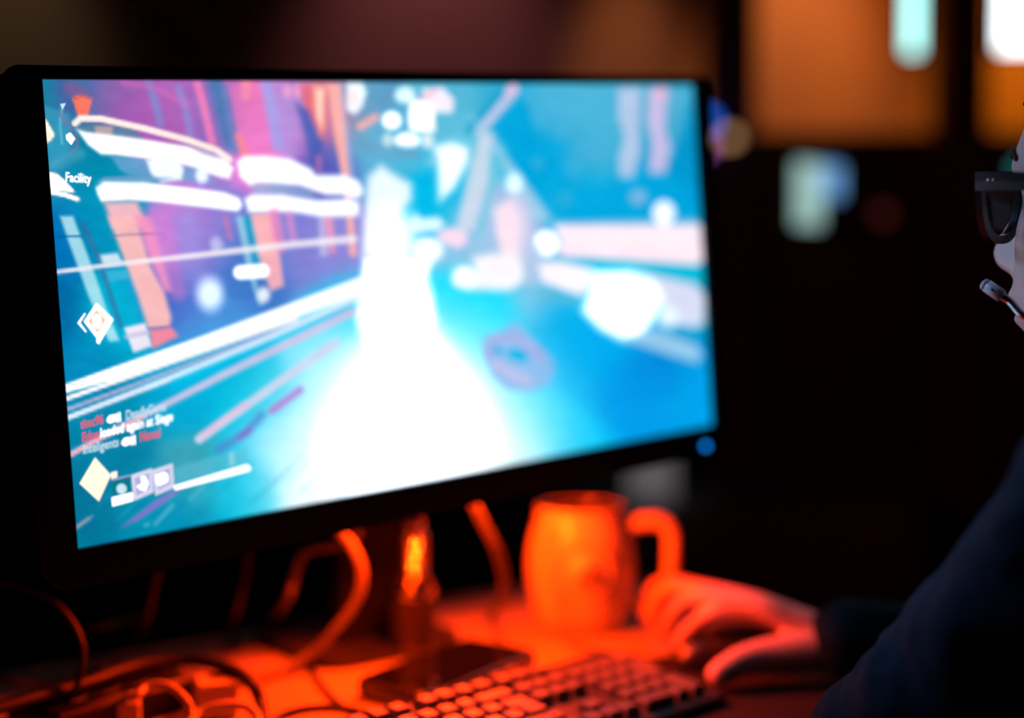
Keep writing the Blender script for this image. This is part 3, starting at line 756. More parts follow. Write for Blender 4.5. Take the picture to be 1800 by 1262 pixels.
# body: a wedge with chamfered rim
c0, c1, r0, r1 = -0.55, 23.05, -0.85, 6.35
def kbody(c0, c1, r0, r1, h, zb):
    top = [kpos(c, r, h) for c, r in ((c0, r0), (c1, r0), (c1, r1), (c0, r1))]
    return top, [np.array([*p[:2], zb]) for p in top]
tp, bt = kbody(c0, c1, r0, r1, -0.0095, DESK + 0.0042)
ti, _ = kbody(c0 + .12, c1 - .12, r0 + .12, r1 - .12, -0.0082, 0)
V = bt + tp + ti
Fc = [[3, 2, 1, 0]] + [[i, (i + 1) % 4, 4 + (i + 1) % 4, 4 + i] for i in range(4)] + [[4 + i, 4 + (i + 1) % 4, 8 + (i + 1) % 4, 8 + i] for i in range(4)] + [[8, 9, 10, 11]]
mk('body', V, Fc, M['keyb'], kb, smooth=False)
KEYM = {}
def key_mesh(outline_id, outline):
    if outline_id in KEYM: return KEYM[outline_id]
    o2 = np.array(outline); cen = (o2.min(0) + o2.max(0)) / 2
    def ring(k, z): return [(*(cen + (p - cen) * (1 - k / np.maximum(np.abs(p - cen), 1e-6) * 1.0)),  z) for p in o2]
    n = len(o2)
    V = ring(0.0012, -0.0082) + ring(0.0028, -0.0012) + ring(0.0037, -0.0001) + ring(0.0055, -0.0003)
    Fc = []
    for L in range(3): Fc += [[L * n + i, L * n + (i + 1) % n, (L + 1) * n + (i + 1) % n, (L + 1) * n + i] for i in range(n)]
    Fc.append([3 * n + i for i in range(n)])
    me = bpy.data.meshes.new('key'); me.from_pydata(V, [], Fc); me.materials.append(M['key'])
    KEYM[outline_id] = me; return me
KM = Matrix((tuple(ku) , tuple(-kv), tuple(kn))).transposed().to_4x4()
def key(c, r, wd=1.0, ht=1.0, iso=False):
    if iso:
        u = KU_; ol = [(-.75 * u, 1.0 * u), (.75 * u, 1.0 * u), (.75 * u, -1.0 * u), (-.5 * u, -1.0 * u), (-.5 * u, 0.0), (-.75 * u, 0.0)]
        me = key_mesh('iso', ol)
    else: me = key_mesh((wd, ht), [(-wd * KU_ / 2, ht * KU_ / 2), (wd * KU_ / 2, ht * KU_ / 2), (wd * KU_ / 2, -ht * KU_ / 2), (-wd * KU_ / 2, -ht * KU_ / 2)][::-1])
    o = bpy.data.objects.new('key', me); col.objects.link(o); o.parent = kb
    p_ = kpos(c + wd / 2, r + (ht - 1) / 2) - OFF[kb]
    o.matrix_local = Matrix.Translation(tuple(p_)) @ KM
for c in (0, 2, 3, 4, 5, 6.5, 7.5, 8.5, 9.5, 11, 12, 13, 14): key(c, 0)
for c in range(13): key(c, 1.25)
key(13, 1.25, 2)
key(0, 2.25, 1.5)
for k in range(12): key(1.5 + k, 2.25)
key(13.5, 2.75, 1.5, 1, True)
key(0, 3.25, 1.75)
for k in range(12): key(1.75 + k, 3.25)
key(0, 4.25, 1.25)
for k in range(11): key(1.25 + k, 4.25)
key(12.25, 4.25, 2.75)
for c, wd in ((0, 1.25), (1.25, 1.25), (2.5, 1.25), (3.75, 6.25), (10, 1.25), (11.25, 1.25), (12.5, 1.25), (13.75, 1.25)): key(c, 5.25, wd)
for k in range(3): key(15.25 + k, 0); key(15.25 + k, 1.25); key(15.25 + k, 2.25); key(15.25 + k, 5.25)
key(16.25, 4.25)
for k in range(4): key(18.5 + k, 1.25)
for r in (2.25, 3.25, 4.25):
    for k in range(3): key(18.5 + k, r)
key(21.5, 2.25, 1, 2); key(21.5, 4.25, 1, 2); key(18.5, 5.25, 2); key(20.5, 5.25)

# ------------------------------------------------------------------ phone lying behind the keyboard
pz = DESK + 0.0005
cL, cF, cR, cN = (onz(*q_, DESK + 0.017) for q_ in ((641, 1190), (836, 1113), (934, 1150), (735, 1225)))
pc = (cL + cF + cR + cN) / 4; pa = (cF - cL) + (cR - cN); pa[2] = 0; plen = np.linalg.norm(pa) / 2; pa /= np.linalg.norm(pa)
pb = np.cross(UP, pa); pwid = (np.linalg.norm(cL - cN) + np.linalg.norm(cF - cR)) / 2
ph = thing('smartphone', 'black smartphone lying face up on the desk behind the keyboard', 'phone', np.array([*pc[:2], pz]))
PF = frame(np.array([*pc[:2], pz]), pa, pb, UP)
ol = rrect(plen, pwid, 0.010, 8)
def rim(scale_in, z): return [(x - math.copysign(scale_in, x), y - math.copysign(scale_in, y), z) for x, y in ol]
rings = [rim(.003, 0), rim(.0008, .0020), rim(0, .0080), rim(.0006, .0145), rim(.0024, .0166)]
V = [p for r in rings for p in r]; n = len(ol)
Fc = [[L * n + i, L * n + (i + 1) % n, (L + 1) * n + (i + 1) % n, (L + 1) * n + i] for L in range(4) for i in range(n)] + [list(range(n))[::-1], [4 * n + i for i in range(n)]]
mk('casing', put(PF, V), Fc, M['phone_edge'], ph)['label'] = 'thick dark case'
v, f = slab(rrect(plen - .006, pwid - .006, 0.008, 8), 0.0006, frame(np.array([*pc[:2], pz + .0165]), pa, pb, UP))
mk('screen', v, f, M['phone'], ph, smooth=False)
v, f = slab(rrect(0.012, 0.0015, 0.0007, 3), 0.0002, frame(put(PF, [(plen / 2 - .006, 0, .0171)])[0], pb, -pa, UP)); mk('earpiece', v, f, M['black'], ph, smooth=False)
for k in (0.01, 0.032):
    v, f = bbox((0.014, 0.0016, 0.003), 0.0006, 1, (k, -pwid / 2 - .0003, .0110)); mk('side_button', put(PF, v), f, M['metal'], ph, smooth=False)

# ------------------------------------------------------------------ mug
mc = np.array([*onz(1021, 1100, DESK)[:2], DESK + 0.0005])
vd = mc - CAM; vd[2] = 0; vd /= np.linalg.norm(vd); rd = np.array([vd[1], -vd[0], 0])
GF = frame(mc, rd, vd, UP)
mug = thing('mug', 'large barrel-shaped ceramic mug lit red, with round emblem and thick handle', 'mug', mc)
prof = [(0, .001), (38, 0), (43, 2), (46.5, 8), (50, 22), (53, 42), (54.5, 62), (54, 80), (52, 97), (48.5, 112), (45.5, 122), (44.5, 128), (44.8, 133), (43.6, 135.5), (41.5, 134.5), (40.8, 130), (42, 120), (45, 108), (48.5, 95), (50.5, 78), (50.5, 60), (49, 40), (45, 18), (0, 15)]
pr_ = spline([(a / 1000, b * .91 / 1000) for a, b in prof[1:-1]], 3)
kin = int(np.argmax(pr_[:, 1])) + 2
v, f = lathe([(0.0001, .0005)] + [tuple(p) for p in pr_[:kin + 1]], GF, 72)
mk('body', v, f, M['ceramic'], mug)
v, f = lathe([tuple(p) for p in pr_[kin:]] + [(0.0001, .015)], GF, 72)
mk('inside', v, f, M['inner_gloss'], mug)['label'] = 'dark glossy inside'  # inside has a darker base colour than the outside
hp = spline([(47, 113), (62, 118), (76, 119), (87, 114), (92, 102), (92, 80), (91, 58), (86, 40), (74, 30), (60, 29), (50, 33)], 6) / 1000
v, f = tube(put(GF, np.stack([hp[:, 0], np.zeros(len(hp)) - .004, hp[:, 1] * .91], 1)), 0.0085, 16)
mk('handle', v, f, M['ceramic'], mug)
# round emblem in relief, wrapped on the barrel
def on_mug(a, z, h):     # a: angle away from the camera-facing line, positive to the right
    r = np.interp(z, [.022, .042, .062, .080, .097, .112], [.050, .053, .0545, .054, .052, .0485]) + h
    return np.array([r * math.sin(a), -r * math.cos(a), z])
def relief(prof_rh, zc, ac, seg=40):
    V = []; Fc = []
    for rr, h in prof_rh:
        for k in range(seg):
            t_ = 2 * math.pi * k / seg; V.append(on_mug(ac + rr * math.cos(t_) / .0545, zc + rr * math.sin(t_), h))
    for i in range(len(prof_rh) - 1):
        for k in range(seg): Fc.append([i * seg + k, (i + 1) * seg + k, (i + 1) * seg + (k + 1) % seg, i * seg + (k + 1) % seg])
    Fc.append([(len(prof_rh) - 1) * seg + k for k in range(seg)])
    return put(GF, V), Fc
v, f = relief([(.0300, -.001), (.0290, .0016), (.0272, .0024), (.0252, .0016), (.0235, -.001)][:5], .066, .07); f = f[:-1]
mk('emblem_ring', v, f, M['ceramic'], mug)
v, f = relief([(.0190, -.001), (.0182, .0024), (.0160, .0044), (.0115, .0060), (.004, .0068)], .066, .07); mk('emblem_boss', v, f, M['ceramic'], mug)

# ------------------------------------------------------------------ slim bottle in front of the monitor stand
bc = np.array([*onz(726, 1150, DESK)[:2], DESK + 0.0005])
BF = frame(bc, (1, 0, 0), (0, 1, 0), UP)
bt_ = thing('bottle', 'slim dark bottle with a shiny ringed neck standing behind the phone', 'bottle', bc)
prof = [(0.0001, 0), (.018, 0), (.0205, .003), (.021, .01), (.021, .058), (.0205, .064), (.0175, .071), (.0145, .076), (.013, .079), (0.0001, .079)]
v, f = lathe(prof, BF, 40); mk('body', v, f, M['bottle'], bt_)
prof = [(.0212, .056), (.0222, .0575), (.0222, .0625), (.0212, .064)]
v, f = lathe(prof, BF, 40); mk('band', v, f, M['foil'], bt_)
prof = [(.0130, .076)]
for k in range(5):
    z = .080 + k * .0075
    prof += [(.0132, z), (.0150, z + .0018), (.0153, z + .0036), (.0146, z + .0052), (.0132, z + .0066)]
prof += [(.0125, .118), (.0001, .1185)]
v, f = lathe(prof, BF, 40); mk('ringed_neck', v, f, M['foil'], bt_)
v, f = lathe([(.0105, .117), (.0110, .119), (.0110, .132), (.0100, .134), (.0001, .134)], BF, 32); mk('cap', v, f, M['foil'], bt_)
v, f = lathe([(.0213, .012), (.0214, .014), (.0214, .050), (.0213, .052)], BF, 40); mk('label_sleeve', v, f, M['black'], bt_)

# ------------------------------------------------------------------ cables, plugs and boxes on the left of the desk
def cable(name, pts, r, m, label, seg=10, n=10, group=None):
    p_ = spline(pts, n); p_[:, 2] = np.maximum(p_[:, 2], DESK + r + .0006)
    v, f = tube(p_, r, seg); o = mk(name, v, f, m)
    return tag(o, label, 'cable', group)
def path(*q):        # (x, y, height over the desk or None, distance)
    out = []
    for x, y, h, d_ in q: out.append(onz(x, y, DESK + h) if h is not None else dep(x, y, d_))
    return out
cable('cable', path((578, 905, None, 1.20), (590, 928, None, 1.205), (618, 958, None, 1.21), (636, 1005, None, 1.215), (627, 1055, None, 1.22), (592, 1103, None, 1.225), (548, 1148, .016, 0), (500, 1176, .006, 0), (448, 1196, .0045, 0), (400, 1204, .0045, 0)),
      .0042, M['grey'], 'thick red-lit cable curving from the monitor down to the desk')
cable('video_cable', path((628, 905, None, 1.225), (627, 935, None, 1.225), (616, 950, None, 1.225), (580, 960, None, 1.225), (545, 966, None, 1.225), (526, 985, None, 1.23), (516, 1020, None, 1.235), (502, 1060, None, 1.24), (480, 1088, .02, 0), (470, 1110, .006, 0)),
      .0040, M['dim'], 'dim cable bent along the monitor underside and dropping left of the thick red-lit cable')
cable('cable', path((438, 960, None, 1.22), (432, 1000, None, 1.22), (420, 1060, None, 1.23), (405, 1110, .012, 0), (420, 1140, .005, 0)), .0034, M['cable'], 'dim dark cable hanging behind the monitor, second from its left corner')
cable('cable', path((280, 990, None, 1.18), (270, 1030, None, 1.18), (258, 1085, None, 1.20), (240, 1120, .02, 0), (215, 1140, .006, 0)), .0034, M['cable'], 'dim dark cable hanging behind the lower left corner of the monitor')
cable('cable', path((830, 880, None, 1.25), (852, 925, None, 1.26), (874, 970, None, 1.27), (886, 1020, None, 1.29), (880, 1060, None, 1.31), (862, 1085, .006, 0)), .0044, M['dim'], 'dim red cable hanging between the bottle and the mug')
cable('cable', path((-30, 1022, None, 1.06), (20, 1026, None, 1.06), (75, 1045, None, 1.06), (118, 1082, None, 1.06), (143, 1130, None, 1.06), (143, 1180, None, 1.06), (126, 1222, None, 1.06), (92, 1275, .004, 0)), .0026, M['cable'], 'thin black cable arching at the left edge below the monitor')
cable('cable', path((-30, 1180, .03, 0), (15, 1196, .02, 0), (60, 1205, .012, 0), (110, 1205, .01, 0), (150, 1190, .02, 0), (185, 1175, .03, 0)), .0028, M['cable'], 'thin black cable lying low across the left edge under the arching one')
cable('cable', path((-30, 1075, .05, 0), (40, 1095, .05, 0), (120, 1107, .05, 0), (200, 1095, .05, 0), (270, 1080, .03, 0)), .0028, M['cable'], 'thin dark cable sagging behind the arching one at the left edge')
cable('cable', path((-60, 1262, .035, 0), (60, 1226, .036, 0), (150, 1200, .036, 0), (240, 1170, .036, 0), (330, 1160, .036, 0), (400, 1175, .036, 0), (440, 1200, .03, 0), (458, 1235, .016, 0), (462, 1275, .006, 0)), .0050, M['cable'], 'thick black cable sweeping over the adapter boxes on the left')
cable('cable', path((515, 1140, .003, 0), (545, 1175, .003, 0), (580, 1222, .003, 0), (610, 1245, .003, 0), (655, 1268, .003, 0)), .0022, M['cable'], 'thin black cable running straight over the bright desk left of the phone')
cable('cable', path((462, 1290, .004, 0), (490, 1262, .006, 0), (540, 1247, .010, 0), (600, 1246, .010, 0), (650, 1258, .006, 0), (700, 1290, .004, 0)), .0034, M['cable'], 'black cable looping at the bottom edge left of the keyboard')
# power strip: dark box on the desk with a lit rim
s0, s1 = onz(100, 1256, DESK + .026), onz(345, 1190, DESK + .026)
sx = s1 - s0; sx[2] = 0; sl = np.linalg.norm(sx); sx /= sl; sy = np.cross(UP, sx)
sf = frame(np.array([*s0[:2], DESK + .0005]), sx, sy, UP)
st = thing('power_strip', 'dark power strip with a red-lit rim at the bottom left', 'power strip', put(sf, [(sl / 2, .035, 0)])[0])
box('body', sf, (sl, 0.075, 0.0245), M['bezel'], st, 0.004, (sl / 2, .0375, .01225), 3)
v, f = tube(put(sf, [(0.004, .003, .0250), (sl - .004, .003, .0250)]), .0018, 8); mk('rim', v, f, M['grey'], st)
for k in range(4):
    v, f = lathe([(.0001, .0240), (.014, .0240), (.0165, .0252), (.0185, .0252), (.019, .0235)], frame(put(sf, [(.03 + k * sl / 4.3, .040, 0)])[0], sx, sy, UP), 24); mk('socket', v, f, M['black'], st)
def plug_box(label, x0, x1, ytop, hbase, size_h, depth, d_name='charger'):
    a, b_ = onz(x0, ytop, DESK + hbase + size_h), onz(x1, ytop, DESK + hbase + size_h)
    ex = b_ - a; ex[2] = 0; wd_ = np.linalg.norm(ex); ex /= wd_
    ex = math.cos(.3) * ex + math.sin(.3) * np.cross(UP, ex); ey = np.cross(UP, ex)
    fr_ = frame(np.array([*a[:2], DESK + hbase + .0006]), ex, ey, UP)
    t_ = thing(d_name, label, 'charger', put(fr_, [(wd_ / 2, depth / 2, 0)])[0])
    box('casing', fr_, (wd_, depth, size_h), M['white'], t_, 0.003, (wd_ / 2, depth / 2, size_h / 2), 3)
    box('port', fr_, (0.010, 0.006, 0.004), M['black'], t_, 0.0008, (wd_ / 2, depth / 2, size_h + .0005))
    return fr_, wd_
fr1, w1 = plug_box('white charger cube with a cable, before the power strip at the bottom left', 186, 245, 1238, 0.0, .022, .024)
fr2, w2 = plug_box('pale adapter box lit red between the white cables, left of the bright desk', 345, 418, 1206, 0.0, .030, .035, 'adapter')
cable('charging_cable', [put(fr1, [(w1 / 2, .012, .0225)])[0]] + path((238, 1224, .030, 0), (258, 1208, .034, 0), (282, 1203, .036, 0), (306, 1211, .034, 0), (326, 1230, .028, 0), (337, 1255, .018, 0), (338, 1300, .006, 0)), .0031, M['white'], 'white cable arching from the charger cube at the bottom left')
cable('charging_cable', path((325, 1280, .012, 0), (352, 1253, .018, 0), (385, 1241, .022, 0), (420, 1239, .022, 0), (445, 1250, .018, 0), (455, 1275, .010, 0), (456, 1310, .005, 0)), .0034, M['white'], 'white cable arching in front of the pale adapter box at the bottom edge')

# ------------------------------------------------------------------ mouse mat and mouse
hd = np.array([-0.75, 0.66, 0]); hd /= np.linalg.norm(hd); hp_ = np.array([-hd[1], hd[0], 0]) * -1     # fingers point along hd, little finger to hp_
mmc = onz(1285, 1150, DESK)
mm_c = kpos(23.05, 7.4)[:2] + np.array([0.085, 0.0])
v, f = slab(rrect(0.36, 0.31, 0.012, 6), 0.003, frame(np.array([*mm_c, DESK + .0004]), ku, np.cross(UP, ku), UP))
tag(mk('mouse_mat', v, f, M['mat_'], None, smooth=False), 'dark mouse mat under the hand right of the keyboard', 'mouse mat')
moc = np.array([*onz(1288, 1140, DESK + .018)[:2], DESK + .0036])
QF = frame(moc, hd, hp_, UP)
mouse = thing('computer_mouse', 'black computer mouse held in the hand right of the keyboard', 'mouse', moc)
V = []; Fc = []; NU, NV = 25, 16
for i in range(NU):
    s = -1 + 2 * i / (NU - 1); x = .056 * math.sin(s * math.pi / 2)
    e_ = math.sqrt(max(1 - (x / .0562) ** 2, 0)) ** .55
    hw = .031 * e_ * (1 - .07 * math.cos(x / .056 * 3)); hh = .037 * e_ * (1 - .28 * max(0, x / .056) ** 1.3)
    for k in range(NV):
        a = math.pi * k / (NV - 1); V.append((x, hw * math.copysign(abs(math.cos(a)) ** .75, math.cos(a)), hh * math.sin(a) ** .8))
for i in range(NU - 1):
    for k in range(NV - 1): Fc.append([i * NV + k, i * NV + k + 1, (i + 1) * NV + k + 1, (i + 1) * NV + k])
    Fc.append([i * NV + NV - 1, i * NV, (i + 1) * NV, (i + 1) * NV + NV - 1])
Fc += [list(range(NV)), [(NU - 1) * NV + k for k in range(NV)][::-1]]
mk('shell', put(QF, V), Fc, M['mouse'], mouse)
v, f = lathe([(.0001, -.004), (.0105, -.004), (.0115, -.002), (.0115, .002), (.0105, .004), (.0001, .004)], frame(put(QF, [(.032, 0, .023)])[0], hd, UP, hp_), 24); mk('scroll_wheel', v, f, M['grey'], mouse)
v, f = bbox((.036, .006, .008), .002, 2, (.006, -.0275, .0245)); mk('thumb_button', put(QF, v), f, M['phone_edge'], mouse, smooth=False)
v, f = tube(spline([put(QF, [p])[0] for p in ((.054, 0, .006), (.075, .002, .004), (.11, .015, .0035), (.15, .05, .0035))], 8), .0017, 8); mk('lead', v, f, M['cable'], mouse)

# ------------------------------------------------------------------ the player
TFw = -math.cos(math.radians(30)) * RH + math.sin(math.radians(30)) * FH      # where the chest faces
HFw = -math.cos(math.radians(50)) * RH + math.sin(math.radians(50)) * FH       # where the face looks
HL = np.cross(UP, HFw)                                                         # towards the player's left, the camera's side
TL = np.cross(UP, TFw)
N = dep(1747, 439, 0.96)                                                       # tip of the nose
HS = 1.105
HD = frame(N, HL * HS / 1000, HFw * HS / 1000, UP * HS / 1000)                 # head frame in millimetres

def pch(z, zs, vs):      # smooth interpolation of a profile
    zs = np.asarray(zs, float); vs = np.asarray(vs, float); i = np.clip(np.searchsorted(zs, z) - 1, 0, len(zs) - 2)
    m_ = np.gradient(vs, zs); h = zs[i + 1] - zs[i]; t_ = (z - zs[i]) / h
    return (2*t_**3 - 3*t_**2 + 1) * vs[i] + (t_**3 - 2*t_**2 + t_) * h * m_[i] + (-2*t_**3 + 3*t_**2) * vs[i+1] + (t_**3 - t_**2) * h * m_[i+1]
ZK = [-175, -150, -125, -105, -95, -86, -78, -68, -56, -44, -36, -30, -17, -5, 10, 25, 40, 55, 75, 92, 106, 117, 124, 128]
FK = [34, 30, 27, 28, 34, 49, 63, 69, 70, 76, 77.5, 80, 78.5, 75, 72, 70.5, 72, 75, 68, 58, 47, 35, 22, 5]
SK = [66, 60, 57, 56, 55, 52, 49, 49, 51, 54, 56, 56, 59, 63, 66, 69, 71.5, 72, 70, 65, 56, 42, 27, 6]
BK = [78, 72, 66, 62, 60, 60, 61, 63, 66, 70, 74, 77, 84, 90, 95, 98, 100, 100, 96, 87, 74, 55, 34, 7]
def head_surface(grow=0.0, zlo=-170, zhi=128, nz=110, nphi=112, face=True):
    zz = np.concatenate([np.linspace(zlo, 110, nz - 22), 110 + (zhi - 110) * np.sin(np.linspace(0.05, 1, 22) * math.pi / 2)])
    V = []
    for z in zz:
        F0, S0, B0 = pch(z, ZK, FK) + grow, pch(z, ZK, SK) + grow, pch(z, ZK, BK) + grow
        for k in range(nphi):
            ph_ = 2 * math.pi * k / nphi
            # sample more densely around the face's middle line
            ph_ = ph_ - .55 * math.sin(ph_)
            c, s = math.cos(ph_), math.sin(ph_)
            ee = 2 / (2.0 + .3 * min(1, max(0, (z + 25) / 25), max(0, (62 - z) / 20))) if c > 0 else 1.0
            x = S0 * math.copysign(abs(s) ** ee, s); y = (F0 if c > 0 else B0) * math.copysign(abs(c) ** ee, c) - 100
            if face and c > 0 and z > -92:
                ax_ = abs(x)
                # nose
                yn = np.interp(z, [-19, -16, -13, -9, -5, -1, 3, 10, 20, 30, 42, 50], [-20, -15.5, -8, -3, -0.9, 0, -1.2, -5.5, -12.5, -19.5, -26.5, -26])
                if -19 < z < 48:
                    amp = max(0, yn - (F0 - 100)); wn = np.interp(z, [-19, -12, -5, 0, 8, 20, 42], [13, 13, 11.5, 10.5, 9.5, 8.5, 8])
                    y += amp * math.exp(-(ax_ / wn) ** 2.4)
                y += 5.5 * math.exp(-((ax_ - 14) / 6) ** 2 - ((z + 8) / 7) ** 2)           # wings of the nose
                y -= 2.0 * math.exp(-((ax_ - 22) / 5) ** 2 - ((z + 8) / 8) ** 2)
                lm = math.exp(-(ax_ / 21) ** 4)
                y += lm * (5.6 * math.exp(-((z + 29.0) / 4.4) ** 2) - 4.8 * math.exp(-((z + 36.8) / 2.2) ** 2) + 5.4 * math.exp(-((z + 44.0) / 4.6) ** 2) - 2.5 * math.exp(-((z + 54) / 5) ** 2))
                y -= .8 * math.exp(-(ax_ / 4) ** 2 - ((z + 22) / 6) ** 2)
                y -= 8.5 * math.exp(-((ax_ - 31) / 14) ** 2 - ((z - 30) / 9.5) ** 2)      # eye sockets
                y += 3.5 * math.exp(-((ax_ - 24) / 16) ** 2 - ((z - 47) / 6) ** 2)        # brows
                y += 1.0 * math.exp(-((ax_ - 42) / 14) ** 2 - ((z - 6) / 13) ** 2)        # cheekbones
                y += 3.0 * math.exp(-(ax_ / 15) ** 2 - ((z + 69) / 8) ** 2)               # chin
            V.append((x, y, z))
    n = len(zz); Fc = []
    for i in range(n - 1):
        for k in range(nphi):
            j = (k + 1) % nphi; Fc.append([i * nphi + k, i * nphi + j, (i + 1) * nphi + j, (i + 1) * nphi + k])
    Fc.append(list(range(nphi))[::-1]); Fc.append([(n - 1) * nphi + k for k in range(nphi)])
    return np.array(V), Fc
hv, hf = head_surface()
head = (put(HD, hv), hf)
def ear(sd):
    pts = spline([(sd * 72, -92, 42), (sd * 80, -104, 46), (sd * 84, -116, 36), (sd * 82, -114, 18), (sd * 77, -103, 2), (sd * 72, -95, -6)], 6)
    a = tube(put(HD, pts), 0.0055, 10)
    b_ = ball(put(HD, [(sd * 74, -102, 20)])[0], 0.018, 12, 8, (.6, .6, 1.2))
    return merge(a, b_)

# joints (world)
C0 = dep(1746, 439, 0.90) - 0.150 * TFw; C0[2] = N[2] - 0.150
SHL = C0 + .155 * TL + .035 * TFw - .012 * RH + np.array([0, 0, .010]); SHR = C0 - .165 * TL + .05 * TFw + np.array([0, 0, -.02])
ELL = dep(1532, 1396, 0.89)
HPX = C0 - .12 * TFw; HPX[2] = 0.52
side = (SHL - SHR) / np.linalg.norm(SHL - SHR)
fwd = np.cross(side, UP); fwd /= np.linalg.norm(fwd)
if fwd @ TFw < 0: fwd = -fwd
HIPL, HIPR = HPX + .095 * side, HPX - .095 * side
KNL, KNR = HIPL + .40 * fwd + .06 * side + UP * .0, HIPR + .40 * fwd - .08 * side
KNL[2] = KNR[2] = 0.53
WRL = min((HIPL + (KNL - HIPL) * t_ + UP * .118 for t_ in np.linspace(.3, 1.0, 36)), key=lambda q_: abs(np.linalg.norm(q_ - ELL) - .245))
WRR = onz(1500, 1128, DESK + .040)
def elbow(a, b_, l1, l2, bend):
    dv = b_ - a; L = min(np.linalg.norm(dv), (l1 + l2) * .995); u_ = dv / np.linalg.norm(dv)
    x = (l1 ** 2 - l2 ** 2 + L ** 2) / (2 * L); h = math.sqrt(max(l1 ** 2 - x ** 2, 1e-6))
    bn = bend - u_ * (bend @ u_); bn /= np.linalg.norm(bn); return a + u_ * x + bn * h
ELR = elbow(SHR, WRR, .29, .255, -TL * .8 + np.array([0, 0, -.8]) - .2 * TFw)
def hand(wr, fingers, thumb, pinch=None):
    """Bones of a hand from the wrist: each finger has MCP, PIP, DIP and tip."""
    parts = []
    rr = [(.0092, .0079, .0070, .0062), (.0095, .0081, .0072, .0063), (.0091, .0077, .0069, .0060), (.0082, .0069, .0062, .0055)]
    for fg, r in zip(fingers, rr):
        m0 = fg[0]; base = wr + .18 * (m0 - wr)
        ps = [base, wr + .6 * (m0 - wr), *fg]
        p_ = spline(ps, 6); rad = np.interp(np.linspace(0, 5, len(p_)), [0, 1, 2, 3, 4, 5], [.0135, .0125, r[0] + .0015, r[1] + .0004, r[2], r[3]])
        parts.append(tube(p_, rad, 14)); parts.append(ball(p_[-1], r[3] * 1.0, 12, 8))
        parts.append(ball(fg[1], r[1] + .0008, 12, 8))
    for a, b_ in zip(fingers[:-1], fingers[1:]):
        for q in (.35, .6, .85):
            parts.append(ball(wr + q * ((a[0] + b_[0]) / 2 - wr), .0115, 12, 8))
    ps = [wr + .12 * (thumb[0] - wr), *thumb]
    p_ = spline(ps, 6); rad = np.interp(np.linspace(0, 3, len(p_)), [0, 1, 2, 3], [.0165, .0150, .0132, .0108])
    parts.append(tube(p_, rad, 14)); parts.append(ball(p_[-1], .0108, 12, 8))
    web = wr + .55 * (fingers[0][0] - wr); parts.append(tube(spline([web, (web + thumb[0]) / 2, thumb[0]], 5), .0115, 12))
    return parts
def Hz(x, y, h): return onz(x, y, DESK + h)
idx_ = [Hz(1350, 1080, .056), Hz(1262, 1076, .057), Hz(1216, 1103, .040), Hz(1192, 1137, .019)]
mid_ = [Hz(1330, 1066, .065), Hz(1226, 1050, .066), Hz(1184, 1078, .047), Hz(1167, 1114, .022)]
rng_ = [Hz(1312, 1056, .064), Hz(1192, 1032, .066), Hz(1155, 1060, .045), Hz(1148, 1098, .021)]
pky_ = [Hz(1300, 1056, .052), Hz(1176, 1024, .052), Hz(1141, 1048, .034), Hz(1135, 1082, .015)]
thb_ = [Hz(1366, 1148, .030), Hz(1306, 1162, .025), Hz(1263, 1186, .017)]
rh_parts = hand(WRR, [idx_, mid_, rng_, pky_], thb_)
fl = fwd * .9 - side * .35; fl[2] = 0; fl /= np.linalg.norm(fl); sl_ = np.cross(fl, UP)        # sl_: towards the thumb (right)
def lf(off, reach, drop=(.0, .006, -.012, -.026)):
    b_ = WRL + fl * .085 + sl_ * off
    return [b_ + UP * .004, b_ + fl * reach * .48 + UP * .010, b_ + fl * reach * .78 + UP * -.002, b_ + fl * reach + UP * -.017]
lh_parts = hand(WRL, [lf(.026, .075), lf(.006, .082), lf(-.014, .076), lf(-.032, .06)],
                [WRL + fl * .035 + sl_ * .034 - UP * .006, WRL + fl * .068 + sl_ * .052 - UP * .012, WRL + fl * .09 + sl_ * .058 - UP * .018])
def limb(ps, rs, n=6, seg=20):
    p_ = spline(ps, n); rad = np.interp(np.linspace(0, len(rs) - 1, len(p_)), range(len(rs)), rs)
    return merge(tube(p_, rad, seg), ball(p_[0], rad[0], 20, 12), ball(p_[-1], rad[-1], 20, 12))
def mid(a, b_, t_): return a + (b_ - a) * t_
SC = (SHL + SHR) / 2
def torso(g=0.0):
    """Trunk from the hips to the base of the neck as stacked ovals."""
    base = np.array([*HPX[:2], 0]); V = []; Fc = []; seg = 40
    zs = [HPX[2] - .09, HPX[2] - .02, HPX[2] + .1, HPX[2] + .22, SC[2] - .16, SC[2] - .08, SC[2] - .02, SC[2] + .025, SC[2] + .055]
    wd_ = [.150, .172, .158, .150, .168, .176, .160, .105, .062]; dp = [.10, .118, .108, .104, .112, .106, .092, .072, .058]
    for z, a, b_ in zip(zs, wd_, dp):
        t_ = np.clip((z - zs[0]) / (zs[-2] - zs[0]), 0, 1); c = (1 - t_) * np.array([*HPX[:2], 0]) + t_ * np.array([*(SC - .02 * fwd)[:2], 0]); c[2] = z
        for k in range(seg):
            an = 2 * math.pi * k / seg; V.append(c + (a + g) * math.cos(an) * side + (b_ + g) * math.sin(an) * fwd)
    n = len(zs)
    for i in range(n - 1):
        for k in range(seg): Fc.append([i * seg + k, i * seg + (k + 1) % seg, (i + 1) * seg + (k + 1) % seg, (i + 1) * seg + k])
    Fc += [list(range(seg))[::-1], [(n - 1) * seg + k for k in range(seg)]]
    return V, Fc
FTL, FTR = KNL + .02 * fwd, KNR + .02 * fwd
FTL[2] = FTR[2] = 0.09
